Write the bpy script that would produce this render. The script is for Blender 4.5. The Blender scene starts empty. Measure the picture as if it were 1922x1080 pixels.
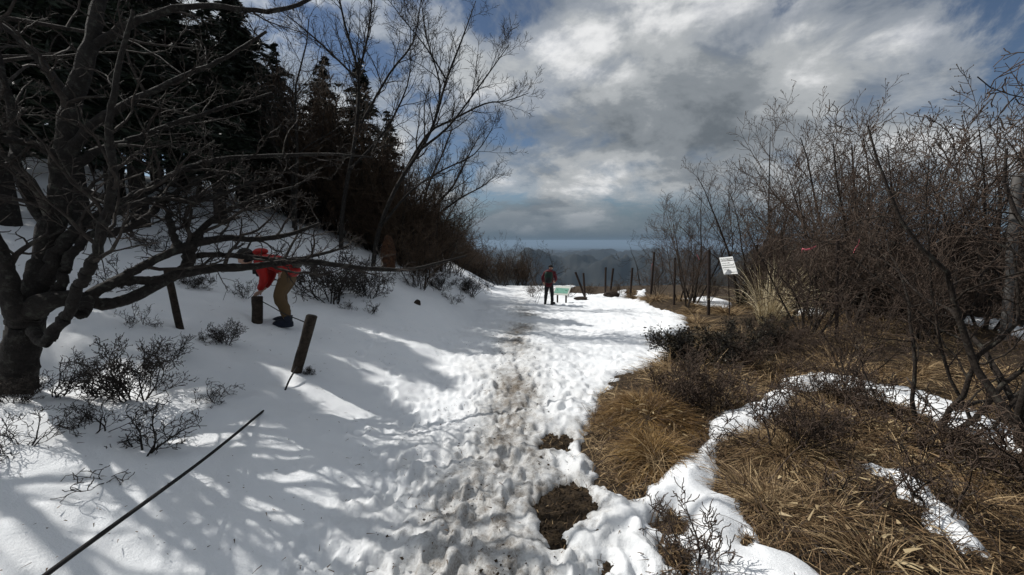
import bpy, math, random
import numpy as np
from mathutils import Vector

# ------------------------------------------------------------------ camera, sky, sun
sc = bpy.context.scene
COL = sc.collection
F = 720.0                      # focal length in photo pixels (1922 wide)
PITCH = math.radians(6.97)
CAM = np.array([0.0, 0.0, 1.75])
cam_d = bpy.data.cameras.new('camera')
cam_d.sensor_width = 36.0
cam_d.lens = 36.0 * F / 1922.0
cam_d.clip_start = 0.05
cam_d.clip_end = 200000.0
cam = bpy.data.objects.new('camera', cam_d)
COL.objects.link(cam)
cam.location = CAM
cam.rotation_euler = (math.radians(90) - PITCH, 0, 0)
sc.camera = cam

SUN_AZ = math.radians(-64)     # left of the viewing direction
SUN_EL = math.radians(46)
sun_dir = Vector((math.sin(SUN_AZ) * math.cos(SUN_EL), math.cos(SUN_AZ) * math.cos(SUN_EL), math.sin(SUN_EL)))

world = bpy.data.worlds.new('World')
sc.world = world
world.use_nodes = True
NT = world.node_tree
NT.nodes.clear()


def wn(t, **kw):
    n = NT.nodes.new(t)
    for k, v in kw.items():
        setattr(n, k, v)
    return n


def wl(a, b):
    NT.links.new(a, b)


def wmath(op, a, b=None, c=None, clamp=False):
    n = wn('ShaderNodeMath', operation=op)
    n.use_clamp = clamp
    for i, v in enumerate((a, b, c)):
        if v is None:
            continue
        if hasattr(v, 'is_linked'):
            wl(v, n.inputs[i])
        else:
            n.inputs[i].default_value = v
    return n.outputs[0]


sky = wn('ShaderNodeTexSky', sky_type='NISHITA')
sky.sun_disc = False
sky.sun_elevation = SUN_EL
sky.sun_rotation = SUN_AZ
sky.altitude = 1400
sky.air_density = 1.0
sky.dust_density = 0.6
sky.ozone_density = 1.6
tc = wn('ShaderNodeTexCoord')
sep = wn('ShaderNodeSeparateXYZ')
wl(tc.outputs['Generated'], sep.inputs[0])
zz = wmath('ADD', wmath('MAXIMUM', sep.outputs[2], 0.0), 0.42)
uu = wmath('DIVIDE', sep.outputs[0], zz)
vv = wmath('DIVIDE', sep.outputs[1], zz)
comb = wn('ShaderNodeCombineXYZ')
wl(uu, comb.inputs[0]); wl(vv, comb.inputs[1])


def wnoise(scale, detail, rough, loc, dist=0.0, sxy=(1, 1), rot=0.0):
    mp = wn('ShaderNodeMapping')
    mp.inputs['Location'].default_value = loc
    mp.inputs['Scale'].default_value = (sxy[0], sxy[1], 1)
    mp.inputs['Rotation'].default_value = (0, 0, rot)
    wl(comb.outputs[0], mp.inputs[0])
    n = wn('ShaderNodeTexNoise', noise_dimensions='3D')
    n.inputs['Scale'].default_value = scale
    n.inputs['Detail'].default_value = detail
    n.inputs['Roughness'].default_value = rough
    n.inputs['Distortion'].default_value = dist
    wl(mp.outputs[0], n.inputs['Vector'])
    return n.outputs['Fac']


def wramp(fac, stops, interp='EASE'):
    r = wn('ShaderNodeValToRGB')
    r.color_ramp.interpolation = interp
    el = r.color_ramp.elements
    while len(el) < len(stops):
        el.new(0.5)
    for e, (p, c) in zip(el, stops):
        e.position = p
        e.color = (c, c, c, 1) if isinstance(c, (int, float)) else (*c, 1)
    wl(fac, r.inputs[0])
    return r.outputs[0]


CLOUD_OFF = (9.4, 7.7, 0.0)
big = wnoise(1.15, 3, 0.5, CLOUD_OFF, 0.2)
mid = wnoise(3.9, 10, 0.6, (1.7, 4.1, 2.0), 0.30, (1.0, 1.0), 0.5)
cov = wmath('ADD', wmath('MULTIPLY', big, 0.55), wmath('MULTIPLY', mid, 0.45))
mask = wramp(cov, [(0.415, 0.0), (0.48, 0.62), (0.56, 1.0)])
tone = wnoise(2.4, 9, 0.58, (7.7, 2.4, 5.0), 0.2, (0.85, 1.1), 0.35)
tone2 = wmath('ADD', wmath('MULTIPLY', tone, 0.7), wmath('MULTIPLY', mid, 0.3))
ccol = wramp(tone2, [(0.35, (2.5, 2.9, 3.3)), (0.45, (4.4, 4.85, 5.3)), (0.53, (7.6, 8.0, 8.3)), (0.64, (14.5, 14.6, 14.7))])
# clouds are brighter the nearer they are to the sun behind them
dotn = wn('ShaderNodeVectorMath', operation='DOT_PRODUCT')
wl(tc.outputs['Generated'], dotn.inputs[0])
dotn.inputs[1].default_value = sun_dir
glow = wmath('POWER', wmath('MAXIMUM', dotn.outputs['Value'], 0.0), 5.0)
gain = wmath('ADD', wmath('MULTIPLY', glow, 1.4), 0.92)
cscale = wn('ShaderNodeVectorMath', operation='SCALE')
wl(ccol, cscale.inputs[0]); wl(gain, cscale.inputs['Scale'])
mixn = wn('ShaderNodeMix', data_type='RGBA')
wl(mask, mixn.inputs['Factor'])
wl(sky.outputs[0], mixn.inputs['A'])
wl(cscale.outputs[0], mixn.inputs['B'])
bg = wn('ShaderNodeBackground')
bg.inputs['Strength'].default_value = 0.06
# the far cloud deck sinks into slate-blue distance all round the horizon
low = wramp(sep.outputs[2], [(0.0, 1.0), (0.045, 0.75), (0.13, 0.0)])
far = wn('ShaderNodeMix', data_type='RGBA')
wl(low, far.inputs['Factor'])
wl(mixn.outputs['Result'], far.inputs['A'])
far.inputs['B'].default_value = (1.7, 2.4, 3.1, 1)
below = wn('ShaderNodeMix', data_type='RGBA')          # the country under the horizon, dull and dark
wl(wmath('GREATER_THAN', sep.outputs[2], -0.01), below.inputs['Factor'])
below.inputs['A'].default_value = (1.0, 1.1, 1.2, 1)
wl(far.outputs['Result'], below.inputs['B'])
wl(below.outputs['Result'], bg.inputs[0])
wo = wn('ShaderNodeOutputWorld')
wl(bg.outputs[0], wo.inputs[0])

sun_l = bpy.data.lights.new('sun', 'SUN')
sun_l.energy = 4.3
sun_l.angle = math.radians(0.53)
sun_l.color = (1.0, 0.965, 0.91)
sun_o = bpy.data.objects.new('sun', sun_l)
COL.objects.link(sun_o)
sun_o.rotation_euler = (-sun_dir).to_track_quat('-Z', 'Y').to_euler()
sun_o.location = (-30, 20, 40)

sc.view_settings.view_transform = 'Standard'
sc.view_settings.look = 'None'
sc.view_settings.exposure = 0.0
sc.view_settings.gamma = 1.0
sc.view_settings.use_curve_mapping = False
sc.cycles.use_denoising = True
sc.cycles.max_bounces = 6
sc.cycles.diffuse_bounces = 3
sc.cycles.glossy_bounces = 2
sc.cycles.transmission_bounces = 2
sc.cycles.volume_bounces = 0
sc.cycles.use_adaptive_sampling = False

# ------------------------------------------------------------------ helpers
rng = np.random.default_rng(7)
R = random.Random(11)


def _hash(ix, iy, seed):
    h = (ix.astype(np.int64) * 374761393 + iy.astype(np.int64) * 668265263 + seed * 1274126177) & 0xFFFFFFFF
    h = ((h ^ (h >> 13)) * 1274126177) & 0xFFFFFFFF
    h = h ^ (h >> 16)
    return (h & 0xFFFF) / 65535.0


def vnoise(x, y, seed=0):
    x = np.asarray(x, float); y = np.asarray(y, float)
    ix = np.floor(x); iy = np.floor(y)
    fx = x - ix; fy = y - iy
    ux = fx * fx * fx * (fx * (fx * 6 - 15) + 10); uy = fy * fy * fy * (fy * (fy * 6 - 15) + 10)
    a = _hash(ix, iy, seed); b = _hash(ix + 1, iy, seed)
    c = _hash(ix, iy + 1, seed); d = _hash(ix + 1, iy + 1, seed)
    return (a * (1 - ux) + b * ux) * (1 - uy) + (c * (1 - ux) + d * ux) * uy


def fbm(x, y, octv=4, seed=0, gain=0.5):
    s = 0; a = 1.0; t = 0
    for i in range(octv):
        s = s + a * (vnoise(x * 2 ** i + 17.3 * i, y * 2 ** i - 9.1 * i, seed + i) * 2 - 1)
        t += a; a *= gain
    return s / t


def sstep(a, b, x):
    t = np.clip((np.asarray(x, float) - a) / (b - a), 0, 1)
    return t * t * (3 - 2 * t)


FWD = np.array([0, math.cos(PITCH), -math.sin(PITCH)])
UP = np.array([0, math.sin(PITCH), math.cos(PITCH)])
RIGHT = np.array([1.0, 0, 0])


def at(px, py, d):
    return CAM + d * (RIGHT * ((px - 961) / F) + UP * ((540 - py) / F) + FWD)


def Hbase(x, y):
    x = np.asarray(x, float); y = np.asarray(y, float)
    s = -x - 1.15
    s = np.where(s > 0, s * s / (s + 0.7), 0)          # soft start
    bank = sstep(7.5, 12, y) * (1 - sstep(26, 34, y))
    hill = 0.37 * s + bank * 0.75 * 1.7 * (1 - np.exp(-s / 1.7)) * 0.9
    hill = 9.5 * (1 - np.exp(-hill / 9.5)) * (1 - 0.4 * sstep(28, 46, y))
    drop = -0.066 * np.minimum(y, 32) - 0.16 * np.maximum(y - 32, 0) * (1 - 0.6 * sstep(2, 12, -x))
    drop = drop * (1 - 0.55 * sstep(3, 10, -x))
    right = 0.02 * np.maximum(x - 5, 0) - 0.3 * np.maximum(x - 16, 0) ** 1.1 * 0.5
    return hill + drop + right


def hit(px, py, lift=0.1):
    """the ground point seen at a photo pixel -> (x, y, z, depth)"""
    d = 1.0 * 1.008 ** np.arange(560)
    P = CAM[None] + d[:, None] * (RIGHT * ((px - 961) / F) + UP * ((540 - py) / F) + FWD)[None]
    under = P[:, 2] < Hbase(P[:, 0], P[:, 1]) + lift
    k = int(np.argmax(under)) if under.any() else len(d) - 1
    p = P[k]
    return p[0], p[1], p[2], d[k]


MOUNDS = []
for px, py, r, h in [(1215, 775, .42, .20), (1235, 850, .30, .12), (1470, 850, .40, .16), (1600, 800, .6, .16), (1700, 900, .5, .10),
                     (1330, 720, .6, .10), (1560, 960, .35, .08), (1250, 570, 1.2, .25), (1180, 545, .8, .30), (1500, 640, 1.4, .25)]:
    x, y, z, d = hit(px, py)
    MOUNDS.append((x, y, r, h))


def H(x, y):
    z = Hbase(x, y)
    z = z + 0.05 * fbm(x * 0.7, y * 0.7, 3, 5) + 0.16 * fbm(x * 0.16, y * 0.16, 2, 9) * sstep(3, 10, np.hypot(x, y))
    for mx, my, r, h in MOUNDS:
        z = z + h * np.exp(-((x - mx) ** 2 + (y - my) ** 2) / (r * r))
    return z


def poly_px(pts, extra=()):
    out = []
    for q in pts:
        x, y, z, d = hit(*q)
        out.append((x, y))
    return np.array(out + list(extra))


def sdist(poly, x, y):
    """signed distance to polygon, positive inside"""
    n = len(poly)
    best = np.full(x.shape, 1e9)
    inside = np.zeros(x.shape, bool)
    for i in range(n):
        ax, ay = poly[i]; bx, by = poly[(i + 1) % n]
        ex, ey = bx - ax, by - ay
        L = ex * ex + ey * ey + 1e-12
        t = np.clip(((x - ax) * ex + (y - ay) * ey) / L, 0, 1)
        dd = (x - ax - t * ex) ** 2 + (y - ay - t * ey) ** 2
        best = np.minimum(best, dd)
        c = ((ay > y) != (by > y))
        xs = ex * (y - ay) / (ey if abs(ey) > 1e-12 else 1e-12) + ax
        inside ^= c & (x < xs)
    return np.where(inside, 1, -1) * np.sqrt(best)


POLY_A = poly_px([(1112, 551), (1160, 553), (1235, 578), (1290, 592), (1290, 612), (1262, 640), (1258, 668), (1200, 686), (1160, 694), (1150, 712), (1124, 735),
                  (1118, 765), (1098, 800), (1096, 832), (1114, 862), (1116, 900), (1148, 908), (1182, 936), (1216, 906), (1262, 876),
                  (1302, 845), (1330, 800), (1337, 772), (1365, 756), (1410, 750), (1440, 735), (1472, 700), (1530, 690), (1600, 696), (1660, 712),
                  (1710, 716), (1780, 738), (1850, 768), (1922, 800)], [(9, 2.4), (30, 2), (30, 60), (9, 60), (7, 38), (3.6, 26)])
POLY_B = poly_px([(1560, 1079), (1530, 1060), (1480, 1030), (1430, 1010), (1400, 960), (1390, 925), (1340, 910), (1352, 888), (1346, 840),
                  (1372, 812), (1432, 790), (1482, 760), (1502, 722), (1560, 712), (1640, 732), (1700, 750), (1760, 780), (1840, 806),
                  (1922, 832)], [(9, 1.9), (12, -3), (1.15, -3)])
BARE_SMALL = [poly_px(p) for p in (
    [(1010, 935), (1040, 905), (1075, 890), (1105, 905), (1118, 935), (1095, 955), (1070, 975), (1062, 1012), (1035, 1015), (1015, 985)],
    [(1012, 805), (1030, 798), (1045, 805), (1040, 828), (1015, 832)],
    [(1048, 815), (1062, 800), (1072, 812), (1062, 835), (1045, 832)],
    [(1128, 1035), (1142, 1022), (1154, 1040), (1150, 1062), (1132, 1058)],
    [(1225, 970), (1262, 948), (1290, 965), (1282, 990), (1245, 985)],
    [(1240, 1010), (1275, 1000), (1300, 1030), (1285, 1060), (1250, 1045)],
    [(1390, 1000), (1400, 985), (1412, 1000), (1400, 1010)],
    [(1200, 1072), (1240, 1055), (1300, 1068), (1350, 1079), (1200, 1079)],
)]
SNOW_PATCH = [poly_px(p) for p in (
    [(1608, 868), (1635, 862), (1655, 874), (1690, 872), (1715, 892), (1752, 905), (1768, 930), (1806, 952), (1818, 978), (1846, 1000), (1858, 1022), (1828, 1012), (1806, 1014), (1790, 985), (1752, 975), (1728, 940), (1690, 925), (1668, 896), (1636, 886)],
    [(1740, 574), (1800, 588), (1860, 600), (1940, 604), (1940, 640), (1870, 616), (1800, 602)],
    [(1272, 560), (1330, 556), (1372, 566), (1372, 576), (1300, 572)],
    [(1190, 556), (1198, 543), (1212, 540), (1212, 552), (1200, 562)],
    [(1150, 552), (1160, 545), (1175, 544), (1180, 552), (1165, 557)],
    [(1490, 578), (1540, 575), (1550, 590), (1500, 592)],
    [(1148, 782), (1158, 778), (1167, 782), (1158, 788)],
)]


def bare(x, y):
    """signed distance, >0 where the ground is free of snow"""
    wob = 0.05 * fbm(x * 4, y * 4, 2, 31) + 0.055 * fbm(x * 13, y * 13, 2, 37) * (1 - sstep(.9, 1.3, x) * (1 - sstep(3.5, 5, y)))
    b = np.maximum(sdist(POLY_A, x, y), sdist(POLY_B, x, y))
    for p in BARE_SMALL:
        b = np.maximum(b, np.minimum(sdist(p, x, y), 0.2))
    for p in SNOW_PATCH:
        b = np.minimum(b, -sdist(p, x, y))
    fade = sstep(2, 8, y)
    return b + wob * (1 + 0.6 * fade)


def tag(o, label=None, cat=None, group=None, kind=None):
    if label: o['label'] = label
    if cat: o['category'] = cat
    if group: o['group'] = group
    if kind: o['kind'] = kind
    return o


def mesh_np(name, verts, quads=None, tris=None, smooth=True, attrs=None):
    me = bpy.data.meshes.new(name)
    verts = np.asarray(verts, np.float32)
    me.vertices.add(len(verts))
    me.vertices.foreach_set('co', verts.ravel())
    nq = 0 if quads is None else len(quads)
    nt = 0 if tris is None else len(tris)
    loops = []
    if nq: loops.append(np.asarray(quads, np.int32).ravel())
    if nt: loops.append(np.asarray(tris, np.int32).ravel())
    loops = np.concatenate(loops)
    me.loops.add(len(loops))
    me.loops.foreach_set('vertex_index', loops)
    st = np.concatenate([np.arange(nq) * 4, nq * 4 + np.arange(nt) * 3]).astype(np.int32)
    me.polygons.add(nq + nt)
    me.polygons.foreach_set('loop_start', st)
    me.polygons.foreach_set('use_smooth', np.full(nq + nt, smooth))
    if attrs:
        for k, v in attrs.items():
            a = me.attributes.new(k, 'FLOAT', 'POINT')
            a.data.foreach_set('value', np.asarray(v, np.float32))
    me.update(calc_edges=True)
    return me


def link(name, me, mat=None, parent=None, loc=None):
    o = bpy.data.objects.new(name, me)
    COL.objects.link(o)
    if mat is not None and me is not None and not me.materials:
        me.materials.append(mat)
    if parent is not None: o.parent = parent
    if loc is not None: o.location = loc
    return o


def empty(name, loc, rz=0.0, scale=1.0):
    o = bpy.data.objects.new(name, None)
    COL.objects.link(o)
    o.empty_display_size = 0.1
    o.location = loc
    o.rotation_euler = (0, 0, rz)
    o.scale = (scale,) * 3 if isinstance(scale, (int, float)) else scale
    return o


# ---- tubes
def tubes(branches, sides_of):
    """branches: list of (pts[n,3], radii[n], level) -> verts, quads, level attr"""
    groups = {}
    for p, r, l in branches:
        groups.setdefault((len(p), sides_of(l, r)), []).append((p, r))
    V = []; Q = []; base = 0
    for (n, k), lst in groups.items():
        P = np.array([a for a, _ in lst]); RR = np.array([b for _, b in lst])
        B = len(lst)
        T = np.empty_like(P)
        T[:, 1:-1] = P[:, 2:] - P[:, :-2]
        T[:, 0] = P[:, 1] - P[:, 0]; T[:, -1] = P[:, -1] - P[:, -2]
        T /= np.linalg.norm(T, axis=2, keepdims=True) + 1e-9
        ref = np.where(np.abs(T[:, :1, 2:3]) > 0.8, np.array([1.0, 0.13, 0.07]), np.array([0.05, 0.1, 1.0]))
        A = np.cross(T, np.broadcast_to(ref, T.shape)); A /= np.linalg.norm(A, axis=2, keepdims=True) + 1e-9
        Bn = np.cross(T, A)
        ang = np.arange(k) / k * 2 * np.pi
        rough = 1.0
        if k >= 8:
            I_, J_, K_ = np.meshgrid(np.arange(B), np.arange(n), np.arange(k), indexing='ij')
            rough = (1 + 0.11 * fbm(J_ * .55 + I_ * 31.0, K_ * 1.0 + 0 * J_, 2, 201) * (K_ < k))[..., None]
        ring = P[:, :, None] + rough * RR[:, :, None, None] * (A[:, :, None] * np.cos(ang)[None, None, :, None] + Bn[:, :, None] * np.sin(ang)[None, None, :, None])
        V.append(ring.reshape(-1, 3))
        i = np.arange(B)[:, None, None] * n * k + np.arange(n - 1)[None, :, None] * k
        j = np.arange(k)[None, None, :]; j2 = (np.arange(k) + 1)[None, None, :] % k
        q = np.stack([i + j, i + j2, i + k + j2, i + k + j], -1).reshape(-1, 4) + base
        Q.append(q); base += B * n * k
    if not V:
        return np.zeros((0, 3)), np.zeros((0, 4), int)
    return np.concatenate(V), np.concatenate(Q)


def sides_default(l, r):
    m = float(max(r))
    return 10 if m > 0.07 else 7 if m > 0.03 else 5 if m > 0.012 else 3


def _norm(v):
    return v / (np.linalg.norm(v) + 1e-9)


def grow(out, p, d, length, r, level, P, rg):
    """one branch and, recursively, its children"""
    L = P[level]
    n = L.get('n', 6)
    pts = [p]; rad = [r]
    tip = L.get('tip', 0.35)
    step = length / (n - 1)
    wob = L.get('wob', 0.15); trop = L.get('trop', 0.05)
    d = _norm(d)
    dirs = [d]
    for i in range(1, n):
        d = d + rg.normal(0, wob, 3) + np.array([0, 0, trop])
        d = _norm(d)
        p = p + d * step
        pts.append(p); dirs.append(d)
        t = i / (n - 1)
        rad.append(max(r * (1 - t * (1 - tip)), P['rmin']))
    pts = np.array(pts); rad = np.array(rad)
    out.append((pts, rad, level))
    if level + 1 < P['levels']:
        children(out, pts, rad, level, length, P, rg)


def children(out, pts, rad, level, length, P, rg, t0=None, dens=1.0):
    L = P[level]
    nc = L.get('nc', 5) * dens
    nc = int(nc) + (rg.random() < nc - int(nc))
    n = len(pts)
    ph = rg.random() * 6.28
    lo = L.get('t0', 0.25) if t0 is None else t0
    for c in range(nc):
        t = lo + (1 - lo) * (c + rg.random()) / nc
        f = t * (n - 1); i = min(int(f), n - 2); w = f - i
        q = pts[i] * (1 - w) + pts[i + 1] * w
        rr = rad[i] * (1 - w) + rad[i + 1] * w
        tang = _norm(pts[i + 1] - pts[i])
        ph += 2.4 + rg.normal(0, 0.5)
        a = _norm(np.cross(tang, [0.3, 0.2, 1.0])); b = np.cross(tang, a)
        side = a * math.cos(ph) + b * math.sin(ph)
        side = side * np.array([1, 1, L.get('flat', 1.0)])
        an = math.radians(L.get('ang', 45) + rg.normal(0, 10))
        cd = tang * math.cos(an) + side * math.sin(an) + np.array([0, 0, L.get('lift', 0.1)])
        ln = length * L.get('ratio', 0.55) * (1 - 0.55 * t) * rg.uniform(0.7, 1.3)
        grow(out, q, cd, max(ln, P.get('lmin', 0.04)), max(min(rr * L.get('rr', 0.6), rr), P['rmin']), level + 1, P, rg)


def smooth_path(pts, sub=4):
    pts = np.asarray(pts, float)
    n = len(pts)
    out = []
    for i in range(n - 1):
        p0 = pts[max(i - 1, 0)]; p1 = pts[i]; p2 = pts[i + 1]; p3 = pts[min(i + 2, n - 1)]
        for s in range(sub):
            t = s / sub
            out.append(0.5 * ((2 * p1) + (-p0 + p2) * t + (2 * p0 - 5 * p1 + 4 * p2 - p3) * t * t + (-p0 + 3 * p1 - 3 * p2 + p3) * t ** 3))
    out.append(pts[-1])
    return np.array(out)


def split_tree(branches, trunk_levels):
    return [b for b in branches if b[2] < trunk_levels], [b for b in branches if b[2] >= trunk_levels]


def buds(branches, lvl, size, rg, prob=0.7):
    """little swollen buds at the twig ends: small octahedra"""
    V = []; T = []
    k = 0
    o = np.array([[1, 0, 0], [-1, 0, 0], [0, 1, 0], [0, -1, 0], [0, 0, 1.7], [0, 0, -1.7]])
    f = np.array([[0, 2, 4], [2, 1, 4], [1, 3, 4], [3, 0, 4], [2, 0, 5], [1, 2, 5], [3, 1, 5], [0, 3, 5]])
    for p, r, l in branches:
        if l < lvl: continue
        for q in (p[-1], p[len(p) // 2]):
            if rg.random() > prob: continue
            V.append(o * size * rg.uniform(.6, 1.3) + q + rg.normal(0, size * .4, 3)); T.append(f + k * 6); k += 1
    if not V: return None
    return np.concatenate(V), np.concatenate(T)


def tree_meshes(name, branches, trunk_levels, extra=None):
    tr, cr = split_tree(branches, trunk_levels)
    v, q = tubes(tr, sides_default)
    mt = mesh_np(name + '_trunk', v, q)
    v, q = tubes(cr, sides_default)
    t = None
    if extra is not None:
        t = extra[1] + len(v); v = np.concatenate([v, extra[0]])
    mc = mesh_np(name + '_crown', v, q, t)
    return mt, mc


# ------------------------------------------------------------------ materials
def mat(name, build):
    m = bpy.data.materials.new(name)
    m.use_nodes = True
    nt = m.node_tree
    nt.nodes.clear()
    out = nt.nodes.new('ShaderNodeOutputMaterial')
    b = nt.nodes.new('ShaderNodeBsdfPrincipled')
    nt.links.new(b.outputs[0], out.inputs[0])
    b.inputs['Roughness'].default_value = 0.85
    b.inputs['Specular IOR Level'].default_value = 0.25
    build(nt, b)
    return m


def nz(nt, scale, detail=4, rough=0.55, vec=None, coord='Object'):
    n = nt.nodes.new('ShaderNodeTexNoise')
    n.inputs['Scale'].default_value = scale
    n.inputs['Detail'].default_value = detail
    n.inputs['Roughness'].default_value = rough
    if vec is None:
        t = nt.nodes.new('ShaderNodeTexCoord')
        vec = t.outputs[coord]
    nt.links.new(vec, n.inputs['Vector'])
    return n.outputs['Fac']


def ramp(nt, fac, stops):
    r = nt.nodes.new('ShaderNodeValToRGB')
    el = r.color_ramp.elements
    while len(el) < len(stops):
        el.new(0.5)
    for e, (p, c) in zip(el, stops):
        e.position = p
        e.color = (c, c, c, 1) if isinstance(c, (int, float)) else (*c, 1)
    nt.links.new(fac, r.inputs[0])
    return r.outputs[0]


def mix(nt, fac, a, b, mode='MIX'):
    n = nt.nodes.new('ShaderNodeMix')
    n.data_type = 'RGBA'; n.blend_type = mode
    for s, v in (('Factor', fac), ('A', a), ('B', b)):
        if hasattr(v, 'is_linked'): nt.links.new(v, n.inputs[s])
        elif s == 'Factor': n.inputs[s].default_value = v
        else: n.inputs[s].default_value = (*v, 1)
    return n.outputs['Result']


def bump(nt, b, h, strength, dist=0.01):
    n = nt.nodes.new('ShaderNodeBump')
    n.inputs['Strength'].default_value = strength
    n.inputs['Distance'].default_value = dist
    nt.links.new(h, n.inputs['Height'])
    nt.links.new(n.outputs[0], b.inputs['Normal'])
    return n


def attr(nt, name):
    n = nt.nodes.new('ShaderNodeAttribute')
    n.attribute_name = name
    return n.outputs['Fac']


def mul(nt, a, b, op='MULTIPLY'):
    n = nt.nodes.new('ShaderNodeMath'); n.operation = op
    for i, v in enumerate((a, b)):
        if hasattr(v, 'is_linked'): nt.links.new(v, n.inputs[i])
        else: n.inputs[i].default_value = v
    return n.outputs[0]


def m_snow(nt, b):
    d = attr(nt, 'dirt')
    n1 = nz(nt, 9, 8, 0.65); n2 = nz(nt, 80, 6, 0.75)
    k = mul(nt, mul(nt, n1, 0.6), mul(nt, n2, 0.4), 'ADD')
    k = mul(nt, mul(nt, k, 0.5, 'SUBTRACT'), 2.2)
    k = mul(nt, d, mul(nt, k, ramp(nt, d, [(0.02, 0.0), (0.2, 1.0)])), 'ADD')
    f = ramp(nt, k, [(0.30, 0.0), (0.46, 0.25), (0.66, 0.72), (0.9, 1.0)])
    base = mix(nt, nz(nt, 3, 3), (0.80, 0.83, 0.86), (0.88, 0.89, 0.90))
    dirtc = mix(nt, nz(nt, 24, 5), (0.045, 0.034, 0.024), (0.22, 0.18, 0.135))
    wet = mix(nt, ramp(nt, d, [(0.05, 0.0), (0.5, 0.8)]), base, (0.50, 0.50, 0.49))
    nt.links.new(mix(nt, f, wet, dirtc), b.inputs['Base Color'])
    b.inputs['Roughness'].default_value = 0.55
    b.inputs['Specular IOR Level'].default_value = 0.3
    h = mul(nt, nz(nt, 70, 6, 0.7), mul(nt, nz(nt, 420, 2, 0.6), 0.35), 'ADD')
    bump(nt, b, h, 0.55, 0.02)


def m_soil(nt, b):
    c = ramp(nt, nz(nt, 14, 8, 0.7), [(0.3, (0.012, 0.009, 0.006)), (0.5, (0.045, 0.030, 0.017)), (0.7, (0.11, 0.075, 0.04))])
    nt.links.new(c, b.inputs['Base Color'])
    bump(nt, b, nz(nt, 40, 8, 0.7), 1.0, 0.05)


def m_bark(dark, light, scale=30, lichen=0.0):
    def f(nt, b):
        c = ramp(nt, nz(nt, scale, 6, 0.65), [(0.35, dark), (0.68, light)])
        if lichen:
            c = mix(nt, mul(nt, ramp(nt, nz(nt, 16, 6, 0.7), [(0.54, 0.0), (0.66, 1.0)]), lichen), c, (0.20, 0.21, 0.17))
        nt.links.new(c, b.inputs['Base Color'])
        bump(nt, b, nz(nt, scale * 1.6, 6, 0.7), 0.9, 0.02)
    return f


def m_grass(a, bb, c):
    def f(nt, b):
        t = attr(nt, 'tint')
        nt.links.new(ramp(nt, t, [(0.0, a), (0.5, bb), (1.0, c)]), b.inputs['Base Color'])
        b.inputs['Roughness'].default_value = 0.6
    return f


def m_plain(col, rough=0.7, var=0.15, scale=12, spec=0.25, metal=0.0):
    def f(nt, b):
        dk = tuple(x * (1 - var) for x in col); lt = tuple(min(x * (1 + var), 1) for x in col)
        nt.links.new(mix(nt, nz(nt, scale, 4), dk, lt), b.inputs['Base Color'])
        b.inputs['Roughness'].default_value = rough
        b.inputs['Specular IOR Level'].default_value = spec
        b.inputs['Metallic'].default_value = metal
        bump(nt, b, nz(nt, scale * 6, 4), 0.25, 0.01)
    return f


def m_leaf(dark, light):
    def f(nt, b):
        g = nt.nodes.new('ShaderNodeNewGeometry')
        nt.links.new(mix(nt, g.outputs['Random Per Island'], dark, light), b.inputs['Base Color'])
        b.inputs['Roughness'].default_value = 0.55
    return f


M_SNOW = mat('snow', m_snow)
M_SOIL = mat('soil', m_soil)
M_BARK = mat('dark_bark', m_bark((0.010, 0.008, 0.007), (0.024, 0.020, 0.017), 26, 0.18))
M_BARK_R = mat('grey_brown_bark', m_bark((0.014, 0.010, 0.008), (0.045, 0.035, 0.028), 30, 0.22))
M_TWIG = mat('dark_twig', m_bark((0.018, 0.014, 0.012), (0.05, 0.04, 0.034), 14, 0.25))
M_TWIG_R = mat('rusty_twig', m_bark((0.034, 0.023, 0.017), (0.115, 0.080, 0.060), 12, 0.2))
M_TWIG_L = mat('brown_thicket_twig', m_bark((0.030, 0.019, 0.012), (0.085, 0.055, 0.033), 10))
M_NEEDLE = mat('conifer_needles', m_leaf((0.006, 0.010, 0.006), (0.016, 0.024, 0.013)))
M_DLEAF = mat('dark_shrub_leaf', m_leaf((0.012, 0.012, 0.007), (0.045, 0.034, 0.018)))
M_GRASS = mat('dry_grass', m_grass((0.016, 0.010, 0.006), (0.110, 0.066, 0.031), (0.43, 0.31, 0.17)))
M_GRASS2 = mat('golden_dry_grass', m_grass((0.024, 0.012, 0.004), (0.15, 0.082, 0.026), (0.38, 0.25, 0.10)))
M_PAMPAS = mat('pale_straw', m_grass((0.12, 0.085, 0.045), (0.42, 0.34, 0.2), (0.75, 0.66, 0.46)))
M_LITTER = mat('dead_leaves', m_grass((0.05, 0.028, 0.014), (0.16, 0.10, 0.05), (0.42, 0.33, 0.19)))

# ------------------------------------------------------------------ ground and snow
def polar(angles, radii, c=(0.0, -1.0)):
    A, RR = np.meshgrid(np.radians(angles), radii)
    return c[0] + RR * np.sin(A), c[1] + RR * np.cos(A)


def grid_quads(nr, nc):
    i = np.arange(nr - 1)[:, None] * nc + np.arange(nc - 1)[None]
    return np.stack([i, i + 1, i + nc + 1, i + nc], -1).reshape(-1, 4)


angs = np.concatenate([np.arange(-125, -62, 1.0), np.arange(-62, 62, 0.7), np.arange(62, 126, 1.0)])
rads = 0.35 * 1.022 ** np.arange(235)
gx, gy = polar(angs, rads)
gz = H(gx, gy)
ground = link('ground', mesh_np('ground', np.stack([gx, gy, gz], -1).reshape(-1, 3), grid_quads(*gx.shape)), M_SOIL)
tag(ground, kind='structure')

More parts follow.
